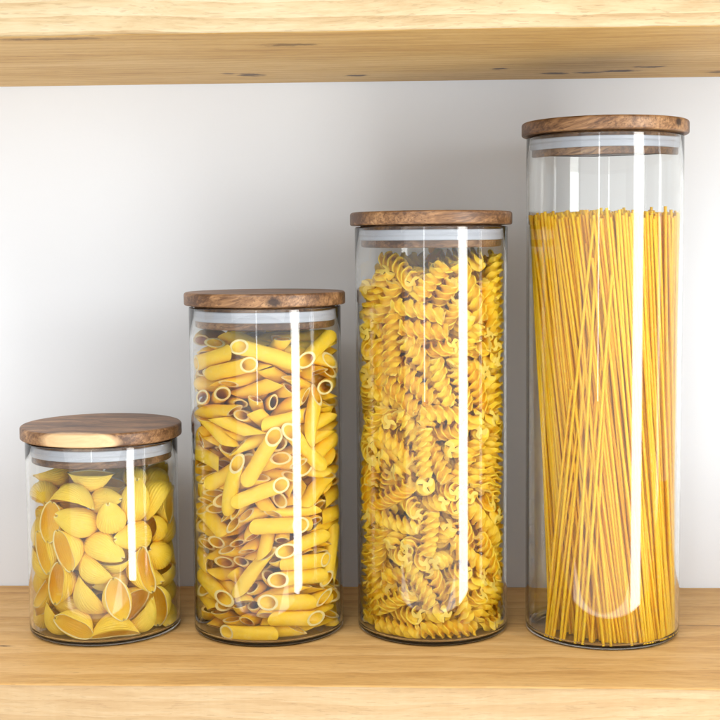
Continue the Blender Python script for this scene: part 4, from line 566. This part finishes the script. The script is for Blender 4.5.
    ' 1372 4016 26750 0 -789 1884 -352 2344 26858 1 -205 -2283 -2725 -1664 27237 0 1499 3800 2788 2856 27132 0 2197 -1577 133 -2907 27081 0 -363 -3174 -3094 -1864 27102 0 -1118 -2441 -2161 -1875 26913 1 3212 -1367 1849 -3443 27054 0 -1626 2486 -2032 3065 26856 0 3650 555 3178 -921 27063 1 -3157 -637 -4374 1108 26886 0 974 -2458 -1321 -2521 26966 1 4049 -1933 1472 -3820 27073 0 -1473 1205 -1852 2070 26948 0 1788 -682 793 -1368 27104 0 2814 1826 3099 745 27073 0 -195 -837 -1467 -363 27058 1 -1772 -2723 -4543 -799 27212 0 2202 3959 3652 2499 26764 0 133 -1598 -1522 -990 26745 0 4180 1898 4398 -650 27099 1 1340 -618 -170 -961 27151 1 -815 2081 -988 2777 27322 0 372 -1744 -1788 -1662 27121 0 1902 -437 490 -1223 27133 0 1503 -404 93 -1293 26859 1 2152 -3117 164 -4657 27120 0 1855 266 700 -1178 27108 0 -2522 950 -3813 2679 26831 0 1323 -1744 53 -2014 26857 1 -1581 -848 -3117 266 26982 0 762 855 -73 639 27046 0 -2417 70 -3565 1566 26529 0 1042 245 406 -206 27011 1 2570 -3154 -313 -3651 27037 0 82 -686 -1675 -126 26972 0 3607 2084 3674 -402 27043 0 1105 -2883 -1711 -2401 27073 1 -1732 -3635 -4193 -2020 26838 0 332 -1455 -1330 -1417 27067 0 -50 82 -1252 735 26960 0 3309 3243 4163 1155 26849 0 -2484 261 -4031 1529 27033 1 582 1391 129 732 27238 0 2750 463 2621 -1095 26766 0 1415 357 127 -935 26736 0 1202 3445 1834 1898 26735 1 532 2068 532 1439 27316 0 2861 3368 3954 1185 26960 1 3405 -2412 1284 -3751 26990 1 2375 -4009 -142 -4541 26874 0 -1534 1830 -1810 3186 26850 0 881 1647 884 1266 26676'
    ' 0 364 1405 156 1278 27027 0 -375 -2685 -2289 -1556 27042 0 675 408 161 168 26684 0 2005 1181 1152 282 26833 0 -770 2850 -931 3542 26881 0 3280 2175 3678 -193 26996 0 1833 3369 2218 2519 27039 1 1330 -3523 -1675 -3273 27180 1 2565 378 2414 -1080 27218 1 2678 214 2220 -1670 27171 1 509 -2947 -2280 -2756 27215 0 -1766 -540 -3102 947 26813 0 2091 -1309 -149 -2497 26911 1 4337 -746 2924 -2990 27183 0 -662 72 -1579 1204 27046 1 -1705 -2376 -3964 -1660 27003 0 -109 -631 -1876 -116 26683 1 3824 2664 4610 678 26703 1 3705 -698 1909 -2378 27117 0 2797 -499 1612 -2400 27055 0 3891 -767 2534 -2640 26953 0 495 4634 2141 4139 26934 0 -882 4374 352 4647 26724 0 456 -155 -1479 -96 27059 0 -967 2875 -1110 3824 27166 0 1427 4264 2548 3179 27263 0 3514 2530 3523 431 27008 0 785 1471 750 1115 26967 0 233 2788 1132 2748 26825 0 -549 -352 -2076 -126 27196 1 3469 -392 2692 -2488 27273 0 1461 2257 1782 1073 26902 0 2116 2004 2271 735 27047 1 4338 1702 4636 -471 27015 0 2482 2049 2633 84 26908 0 692 1699 502 1089 26600 1 2916 -3331 -208 -4259 26941 1 195 -2722 -2852 -2179 27097 0 -1085 129 -1416 852 26769 0 3849 1060 3663 -986 26866 0 1968 3734 3254 2691 26475 1 606 -436 -205 -385 27206 1 3661 -1588 2217 -3370 27080 0 2475 137 1809 -1140 27007 0 1766 1955 1967 1141 26957 0 2 -868 -1280 -437 26898 0 -304 3284 300 4123 26987 0 -879 1311 -1712 2270 26950 0 1982 2592 2637 2223 26960 0 1781 1009 1096 952 26995 0 3181 1170 3758 -585 27020 1 -3002 2665 -2561 3862 27248 1 -2197 -1719 -3799 303 26768 0 642 -'
    '2203 -1227 -2333 27042 1 4483 29 3654 -2294 26900 0 2732 -844 2109 -3033 26818 0 244 -2371 -2636 -2165 26621 0 2798 936 1894 -684 27097 0 90 2415 -117 2861 26842 0 2331 -1131 757 -1667 26878 0 1939 3166 3424 1996 27074 1 2014 -2924 -764 -3374 26825 1 2385 -3338 220 -3872 27003 1 1349 -2831 -1168 -3351 26986 0 1166 -739 -850 -1433 27127 1 2303 664 1932 -220 27160 0 725 2100 640 2253 26860 1 -2321 -1562 -4571 59 27145 0 220 980 -547 1596 26983 0 -1378 -851 -2918 308 27018 0 2770 -1673 422 -2543 26964 1 2364 -2561 1037 -3459 27122 0 293 583 -935 366 26804 0 2217 2759 2687 1507 27040 1 922 2080 1019 1733 27187 1 543 -4034 -3277 -3307 26953 1 483 -2080 -1448 -2325 27323 0 2174 -861 511 -1915 26881 0 -1826 1046 -2498 2094 27033 0 -457 -2022 -2017 -1653 26921 0 -1523 3302 -1130 4067 26899 0 1797 -2499 -313 -3424 26820 0 1753 3676 2666 2542 26912 0 -2024 565 -3174 2215 26990 0 3654 -474 2891 -2521 26870 1 1267 -2460 -1479 -2996 27140 1 -407 -213 -1625 67 27242 0 883 -72 -582 0 26754 0 2008 3928 3367 2910 27132 0 2348 2433 2335 956 27028 1 4652 -266 3420 -2907 27037 1 -124 3028 -86 3057 27392 0 862 -782 -536 -795 27191 0 579 3820 991 3695 27052 0 2833 1143 2148 -605 27028 0 -260 -1612 -2425 -1187 26653 0 -1066 3319 -797 3897 27124 1 -116 -3756 -3012 -2899 26880 0 65 521 -820 1332 27028 0 -335 4648 1337 4464 27016 0 1074 4399 2977 3456 27154 1 -181 1757 -554 1794 27325 0 2999 1255 2840 -513 27157 0 -2280 -752 -3441 783 27204 0 -1318 251 -2015 1511 26962 0 -2646 82 -4019 1326 27073 0 15'
    '90 2090 2271 1505 27123 0 3172 -740 1927 -2019 26770 1 267 -2147 -1612 -2105 27327 0 -1588 1404 -2082 2071 26886 0 -1441 685 -2401 994 26796 1 2574 -244 1343 -1425 27261 1 -974 -3196 -3799 -2525 27339 0 -140 260 -662 1174 26888 0 1501 2984 1539 1805 26902 1 2407 1268 2919 -278 27498 1 -758 -2999 -2878 -1526 27018 0 863 -2870 -1456 -3194 26683 0 -553 496 -1350 1083 26902 1 -1400 1504 -2457 3054 27320 0 -623 3570 350 3444 27105 1 -2338 -1324 -4044 -6 27120 1 2523 -973 962 -1877 27196 0 1971 1869 1917 854 27108 1 -1299 -2767 -3862 -1408 26947 0 -545 -1609 -2547 -1027 26745 0 910 4035 2228 3360 27071 0 2721 3513 4357 1637 26821 1 -1056 -2731 -3731 -1255 26991 1 -1311 -425 -2369 542 27281 1 2787 -3087 262 -4158 27087 0 869 -1106 -1020 -505 27010 0 -1126 582 -2068 1702 27011 1 -121 -3128 -3181 -2500 27117 1 -305 -3858 -3210 -2879 27147 0 -22 1493 -329 1965 26789 0 69 1673 191 1811 27030 1 1566 -207 1156 -1070 27275 1 -1266 -1997 -3800 -942 27121 0 -18 1872 -458 2114 26878 0 3405 -195 2471 -2407 26891 0 -2009 950 -2781 2457 26670 0 957 4561 2425 3720 26873 0 209 3658 787 3327 27257 0 177 1842 -226 2132 26989 1 2381 -3595 -447 -4275 26863 0 -1385 4150 -592 4622 26908 0 3087 380 2373 -1403 26982 0 1082 2749 1400 1425 26983 0 -1453 883 -2746 1850 26943 0 2014 -2325 -661 -3214 26877 1 2674 1403 2396 20 27102 1 2573 -1356 1177 -2349 27246 0 -1304 1305 -2251 2993 26909 0 -2170 3491 -1945 4235 26913 0 3192 2647 3894 729 27190 0 574 3269 1604 2908 26766 0 1774 4309 3275 3145 26905 1 719 -35'
    '95 -2398 -3341 26940 0 2781 2396 3093 945 27027 0 3352 2954 4370 1102 26956 0 2145 -1090 259 -2228 26858 0 2362 3200 3658 1458 27050 1 -573 -3577 -3537 -2250 26810 0 2925 1467 3247 126 26721 0 -1505 -86 -3205 1323 26675 0 3102 1764 3453 9 27120 0 -2099 3787 -1572 4387 26722 0 3861 2131 4284 -210 27072 0 103 -1990 -2327 -1359 27107 1 1992 -1938 342 -3398 27129 0 -1026 3517 -698 4074 26972 0 -644 -1436 -2697 -892 26912 0 -2454 2396 -2840 3695 27014 0 1010 3389 1559 2604 26905 0 4005 68 2825 -1914 26794 0 3409 1634 3939 -431 27201 0 -335 289 -1183 1326 26857 1 -576 2820 -663 3271 27287 0 1387 -2617 -721 -2536 27082 0 2609 3225 4040 2012 26927 0 1478 3418 1772 2280 27070 1 2973 2466 3298 930 27197 0 -141 -2925 -2553 -2361 26779 0 1621 292 589 -295 26852 0 -384 -1010 -2273 -753 26832 0 3464 3118 4485 1265 27026 0 -137 -1028 -1433 -565 27065 0 2856 -1124 1233 -2798 27005 0 1151 3942 1910 2964 26883 0 479 1206 -483 1085 26915 1 -3440 -489 -4298 1802 27190 0 -2396 1121 -2990 2826 27179 0 3603 1618 4498 -281 27021 0 1069 -2258 -836 -2832 26790 1 -471 -3968 -3644 -2651 27101 0 1768 2257 2055 1742 27046 0 -217 2413 -701 2723 27040 0 -537 784 -1654 2080 27277 1 -1920 -2065 -3723 -189 27131 1 -1520 -2141 -3856 -444 26844 0 -2089 -542 -4072 931 26846 1 1195 -1542 -674 -2320 27221 1 -3101 -1284 -4549 1011 27033 1 -1475 115 -2929 1426 27142 0 2198 1201 1571 819 26983 0 3293 797 2832 -1152 26848 0 414 -755 -1363 -774 27052 0 1891 2912 3054 2142 27259 0 1434 1028 83 507 27064 0 -558 -3064 -329'
    '4 -2338 26830 1 -950 -3553 -3548 -2480 26961 0 2068 110 724 -151 26931 1 3821 -141 3623 -2067 27040 0 -1484 3507 -1191 4261 27176 1 4660 -66 3743 -2520 27329 0 3732 -1227 2063 -2620 27050 1 4340 198 3821 -2045 26946 0 399 4424 1789 4289 27027 1 -1020 -3739 -3641 -2909 27018 0 33 2097 244 2183 26947 0 1997 -960 -310 -1271 27019 1 3904 -1712 1890 -3689 27015 0 -1519 474 -2183 827 26827 0 -946 3155 -751 3699 27103 0 2618 1808 2959 485 26957 0 3492 370 3154 -1119 26858 0 3156 2853 4367 852 27094 0 1395 -1564 -668 -1281 26937 1 4100 -779 2465 -3347 27294 0 -1667 1992 -2356 3398 27091 0 733 3390 1483 3285 27027 0 -2078 1743 -2548 3453 26893 0 686 -2790 -1555 -2792 26949 1 1308 534 512 -625 27150 0 342 1631 -306 1190 26904 0 -331 -499 -1302 279 27135 0 139 24 -1051 124 26677 0 817 3787 1749 3647 27045 0 1038 629 676 570 27143 1 2025 -4197 -1119 -4524 27067 0 -375 1697 -757 1834 27012 0 2819 2591 3196 1188 27174 0 -2612 1919 -1946 2560 26875 0 517 3471 1341 2962 26855 0 988 841 -72 267 27029 0 -597 3374 837 2982 27204 1 411 -3593 -2213 -2942 27081 0 -1187 1847 -2016 2773 26981 0 -1249 2082 -1373 2737 27060 0 1873 -2116 -347 -2729 27083 0 -447 113 -1502 620 26813 0 458 -1025 -1021 -1170 26562 1 2975 -3134 639 -3858 26848 0 2635 2661 2877 886 26773 1 3393 -3194 1652 -4357 26919 1 1847 -3406 -636 -4344 26820 0 2767 -308 1548 -1437 26873 0 -1045 -323 -2093 79 27081 1 1037 -3760 -2295 -3148 27028 0 196 2578 688 2800 27009 1 462 691 -115 997 27278 0 2705 3751 3551 1757 26939 0 2488 1493 22'
    '92 207 26952 0 14 3718 774 3699 27216 0 -238 4202 84 4440 26836 0 -831 3917 457 4295 26753 0 3609 2773 4469 305 27224 0 1537 512 544 -67 27069 0 4109 1498 3987 -881 27111 1 2196 -1825 -199 -2912 27117 0 -2234 2460 -1546 3470 27160 0 635 4322 1548 3532 26940 0 29 4324 487 4499 27004 0 482 77 -271 257 26838 0 3691 2458 3958 466 27039 1 -352 -3371 -3430 -2877 27054 0 -845 1658 -1588 2591 26945 0 1637 3942 2909 3043 27124 1 4410 -1506 3265 -3325 27490 1 3603 -1972 1845 -4165 26834 1 -1373 -2275 -4256 -1357 27151 1 3739 -2782 1122 -4401 27170 1 -643 -948 -2057 -377 27190 0 224 3895 956 3449 26891 1 3713 1251 3818 -778 27211 1 -1134 -710 -2845 -682 27125 0 2171 3027 2969 1558 27001 0 1105 2543 1250 1241 26966 0 -139 456 -1517 1580 27061 1 3172 -3154 754 -4599 27171 1 2130 -73 787 -675 27164 1 3838 2328 4250 -12 27389 1 853 -3394 -1858 -3195 26967 1 4196 -605 2708 -2739 27123 1 228 -3511 -2494 -3165 26956 1 2595 584 2313 -893 27150 1 4489 1248 4597 -765 27046 0 -1524 -648 -3491 546 26929 0 -1408 3908 -1003 4329 26813 1 -3128 -846 -4271 936 26902 1 -2680 -729 -4168 1107 27064 1 -38 2600 129 3089 27260 1 3001 -907 1824 -2190 27149 0 3589 109 2441 -1904 26833 0 715 3983 1355 3437 26947 0 -1768 1236 -2304 2258 27029 0 -755 -313 -2067 317 27002 0 2005 2179 2137 892 27030 0 1666 1657 1807 35 27143 1 -1172 -3613 -3982 -2093 27050 0 -110 1112 -226 822 26904 0 1797 -1309 215 -1899 26705 1 1633 -3372 -482 -3765 26957 0 -1929 1917 -2406 3991 26742 0 262 -300 -720 -509 26983 0 -2245 -29 -3463 9'
    '81 27058 1 2968 -2728 551 -3679 26792 0 -1023 2064 -1036 2388 26981 0 3611 -1381 1460 -2992 26948 1 830 -1709 -826 -2109 27305 1 -2477 -1046 -4544 544 27072 0 -890 2691 -1304 3154 26696 1 -586 -3286 -3802 -2261 27067 0 3237 -299 1561 -2201 27062 0 1932 2402 2273 1710 26962 0 3067 182 3104 -1563 26934 1 2196 -2462 66 -3374 27089 0 311 2381 319 2601 27098 0 2458 2244 2683 424 27061 0 -759 -510 -1789 -386 26832 0 3037 3534 4228 1959 26950 0 3867 695 3520 -1562 26740 0 824 -286 -810 -73 26749 0 -2481 1622 -3183 3009 26898 0 2659 2257 4052 78 26819 0 -696 -1144 -2907 -120 26921 1 1455 -3825 -1370 -3594 27383 0 -245 -2484 -3557 -1348 27064 0 4020 954 3794 -1140 26843 1 2913 -2927 -196 -3850 26638 1 1745 -3613 -1213 -3755 26849 0 -2122 -291 -2949 1127 26753 0 -1005 -1017 -2447 194 26630 1 -1108 -1584 -3313 -1284 27097 0 3004 1034 2708 -670 26904 0 1367 -221 517 -1023 27051 1 1864 1694 1467 1074 27475 0 1299 1826 1564 1315 27023 0 2014 -2646 -145 -3276 26999 0 -1939 3921 -1382 4450 27036 0 -2028 1386 -2653 2715 26937 0 1034 4190 2054 3830 26848 0 1593 910 1586 173 26946 0 -345 3479 946 4404 27163 0 1801 -47 294 -823 26937 0 1127 -2079 -1699 -1893 26761 0 -2547 -92 -3461 1306 26781 0 1701 -2019 -534 -2631 26816 0 845 -2304 -1039 -2109 26983 0 -15 4626 1337 4216 27059 0 1065 1576 1233 467 27059 1 2191 1800 1883 553 27173 0 1939 455 1493 -59 26951 1 573 -631 -1190 -669 27118 0 1335 2020 754 1427 27038 1 1559 -3561 -1585 -3485 27100 0 3195 3085 3386 1126 26693 1 73 -3154 -2791 -2522 2718'
    '9 0 -1794 1457 -2587 2311 26743 0 -387 1472 -996 1750 26811 0 1893 -226 1239 -1257 27117 1 3193 -2090 40 -3611 26931 1 -1232 -3893 -3989 -2410 27277 0 3903 1910 4657 -154 27020 0 2375 -2365 447 -3144 26831 0 3512 1817 4162 -381 27021 0 -1808 -1900 -3235 -94 26932 1 335 210 -868 -377 27245 0 267 -622 -1112 -331 27257 1 1900 -1141 383 -1556 27115 0 -436 4226 -354 4284 26932 1 741 -4020 -2883 -3661 27011 1 4107 1706 4165 -732 27166 0 1221 3757 2476 2907 26870 0 1838 -2829 -949 -3041 26871 1 1115 -3501 -1834 -3397 27134 0 -1433 -270 -2805 1270 27116 1 4555 232 3963 -2299 26961 0 1569 1165 967 352 26955 0 -1970 3485 -1104 4527 26686 1 3499 -3011 992 -4058 27188 1 4141 -236 3116 -2906 26980 1 3417 -2217 1534 -3425 26770 0 -2347 1918 -2243 3678 26818 0 -1324 -647 -3132 490 26856 0 -228 2655 -249 2664 27272 0 3093 -1910 1416 -2438 27110 0 3240 547 2651 -1649 26785 1 1090 -3987 -2105 -3229 27296 0 924 3214 1146 2478 27214 0 -207 -2029 -2009 -2003 26830 0 2401 -145 1052 -1679 26574 1 4088 -1014 3229 -3116 27154 0 -1834 -728 -4116 180 26904 1 1667 -3144 -1001 -3735 26978 1 2702 -3696 -726 -4569 26916 0 -1223 2957 -1072 3310 27201 1 1636 -2833 -1146 -3089 27237 1 -709 -1912 -3169 -584 27130 0 -1280 -1231 -3078 -224 26976 0 -1061 814 -1802 1692 27042 0 -1134 383 -1746 751 27099 0 -2262 378 -2999 2007 26748 1 1022 -4261 -2304 -4009 27199 0 -680 -749 -2462 -338 26949 0 -974 -2999 -3551 -1548 27042 0 -392 3862 573 4036 27022 0 1543 -876 -458 -1439 27145 0 670 -143 -852 140 27171 1 2351 2904 '
    '3183 1722 27354 0 -2747 1218 -3458 3064 26944 0 -110 3309 505 2680 26857 0 1214 -1906 -475 -2372 27023 0 1569 3593 2425 2700 26897 0 2310 1045 2086 661 27140 0 -760 1471 -1449 2447 26873 0 1640 1353 899 985 27024 0 53 -1088 -797 -764 27153 0 2995 2675 3561 1012 27165 0 2063 1614 1320 643 27036 0 -1321 2532 -813 2916 27229 0 -949 2498 -1238 2452 27210 0 1215 3068 2291 2329 26732 0 1654 -1755 -54 -2670 27062 1 4056 -1555 2251 -4080 27033 0 -1870 187 -3331 1131 26957 0 -6 -2656 -3035 -2362 26903 0 296 4651 1502 4351 27012 1 3777 -2186 2075 -3896 27067 0 2717 2994 3018 1279 27049 1 -427 2487 -872 2500 27224 1 -1498 -2969 -3621 -2041 27164 0 2888 3657 3800 2088 26911 0 -711 -2285 -3007 -1026 26884 1 -183 -4016 -2820 -3034 27141 0 -118 -119 -1100 544 26894 1 4002 -1363 2168 -2788 27033 1 -2877 1548 -3079 3355 27082 0 675 182 -83 68 27171 0 3027 -1275 1088 -3055 27089 1 1604 -589 583 -1436 27237 0 4022 557 3737 -1573 26933 0 2376 2631 2736 1296 27114 0 -54 -1399 -1828 -1268 26901 0 2583 975 2082 -91 27036'
)
def decode(s, n):
    q = [int(t) for t in s.split()]
    return [q[i:i+n] for i in range(0, len(q), n)]

def pour(kind, jar, maker, nvar, mats, name, label, cat, group):
    jx, jy, _ = JARS[jar]
    meshes = []
    for k in range(nvar):
        me = maker(name, k+1)
        for m in mats: me.materials.append(m)
        meshes.append(me)
    for (k, x, y, z, qw, qx, qy, qz) in decode(POSES[kind], 8):
        o = bpy.data.objects.new(name, meshes[k]); C.objects.link(o)
        o.rotation_mode = 'QUATERNION'
        o.rotation_quaternion = Quaternion((qw/1000, qx/1000, qy/1000, qz/1000)).normalized()
        o.location = (jx + x*1e-5, jy + y*1e-5, z*1e-5)
        tag(o, label, cat, group)
pour('shell', 0, shell_mesh, 9, [M_SHELL, M_CUT], 'pasta_shell', 'ridged yellow pasta shell inside the shortest jar', 'pasta shell', 'pasta shells in the shortest jar')
pour('penne', 1, penne_mesh, 9, [M_PENNE, M_CUT], 'penne_tube', 'yellow penne tube with slanted pale ends in the penne jar', 'penne', 'penne in the second shortest jar')
pour('fusilli', 2, fusilli_mesh, 10, [M_FUSIL, M_FCUT, M_FIN], 'fusilli_spiral', 'twisted yellow fusilli spiral in the jar of fusilli', 'fusilli', 'fusilli in the second tallest jar')

# spaghetti: straight strands from (bx, by) on the jar's base to (tx, ty) near its top
def strand_mesh(name, seed, rad=.00096, L=1.0):
    rnd = random.Random(seed)
    ax, ay, bx_ = rnd.uniform(-.0009, .0009), rnd.uniform(-.0009, .0009), rnd.uniform(-.0004, .0004)
    nl, na = 20, 10
    V = []; F = []; Mi = []
    for i in range(nl+1):
        t = i/nl; q = sin(pi*t); q2 = sin(2*pi*t)
        for j in range(na):
            a = 2*pi*j/na
            V.append((rad*cos(a) + ax*q + bx_*q2, rad*sin(a) + ay*q, t*.262))
    for i in range(nl):
        for j in range(na):
            j2 = (j+1) % na
            F.append((i*na+j, i*na+j2, (i+1)*na+j2, (i+1)*na+j)); Mi.append(0)
    for i in (0, nl):
        b = len(V)
        for j in range(na): V.append(V[i*na+j])
        q = tuple(b+j for j in range(na))
        F.append(q[::-1] if i == 0 else q); Mi.append(1)
    me = bpy.data.meshes.new(name); me.from_pydata(V, [], F)
    for p, m in zip(me.polygons, Mi): p.material_index = m; p.use_smooth = len(p.vertices) == 4
    me.update(); return me
strands = [strand_mesh('spaghetti_strand', k) for k in range(9)]
for me in strands:
    me.materials.append(M_SPAG); me.materials.append(M_CUT)
jx, jy, _ = JARS[3]
rest = bmesh.new()
for n, (front, bx_, by_, tx, ty, L) in enumerate(decode(POSES['spaghetti'], 6)):
    b = Vector((bx_*1e-5, by_*1e-5, .0031)); t = Vector((tx*1e-5, ty*1e-5, .0031 + .255))
    d = (t-b).normalized()
    q = d.to_track_quat('Z', 'Y') @ Quaternion((0, 0, 1), n*2.399)
    s = L*1e-5/.262
    mt = Matrix.Translation(b + Vector((jx, jy, 0))) @ q.to_matrix().to_4x4() @ Matrix.Diagonal((1, 1, s, 1))
    if front:
        o = bpy.data.objects.new('spaghetti_strand', strands[n % 9]); C.objects.link(o)
        o.matrix_world = mt
        tag(o, 'long thin yellow spaghetti strand in the tallest jar', 'spaghetti', 'spaghetti strands in the tallest jar')
    else:
        nv = len(rest.verts)
        rest.from_mesh(strands[n % 9])
        rest.verts.ensure_lookup_table()
        bmesh.ops.transform(rest, matrix=mt, verts=rest.verts[nv:])
if len(rest.verts):
    me = bpy.data.meshes.new('inner_spaghetti'); rest.to_mesh(me)
    for p in me.polygons: p.use_smooth = len(p.vertices) == 4
    tag(link('inner_spaghetti', me, [M_SPAG, M_CUT]), 'dense bundle of spaghetti in the middle of the tallest jar', 'spaghetti', kind='stuff')
rest.free()
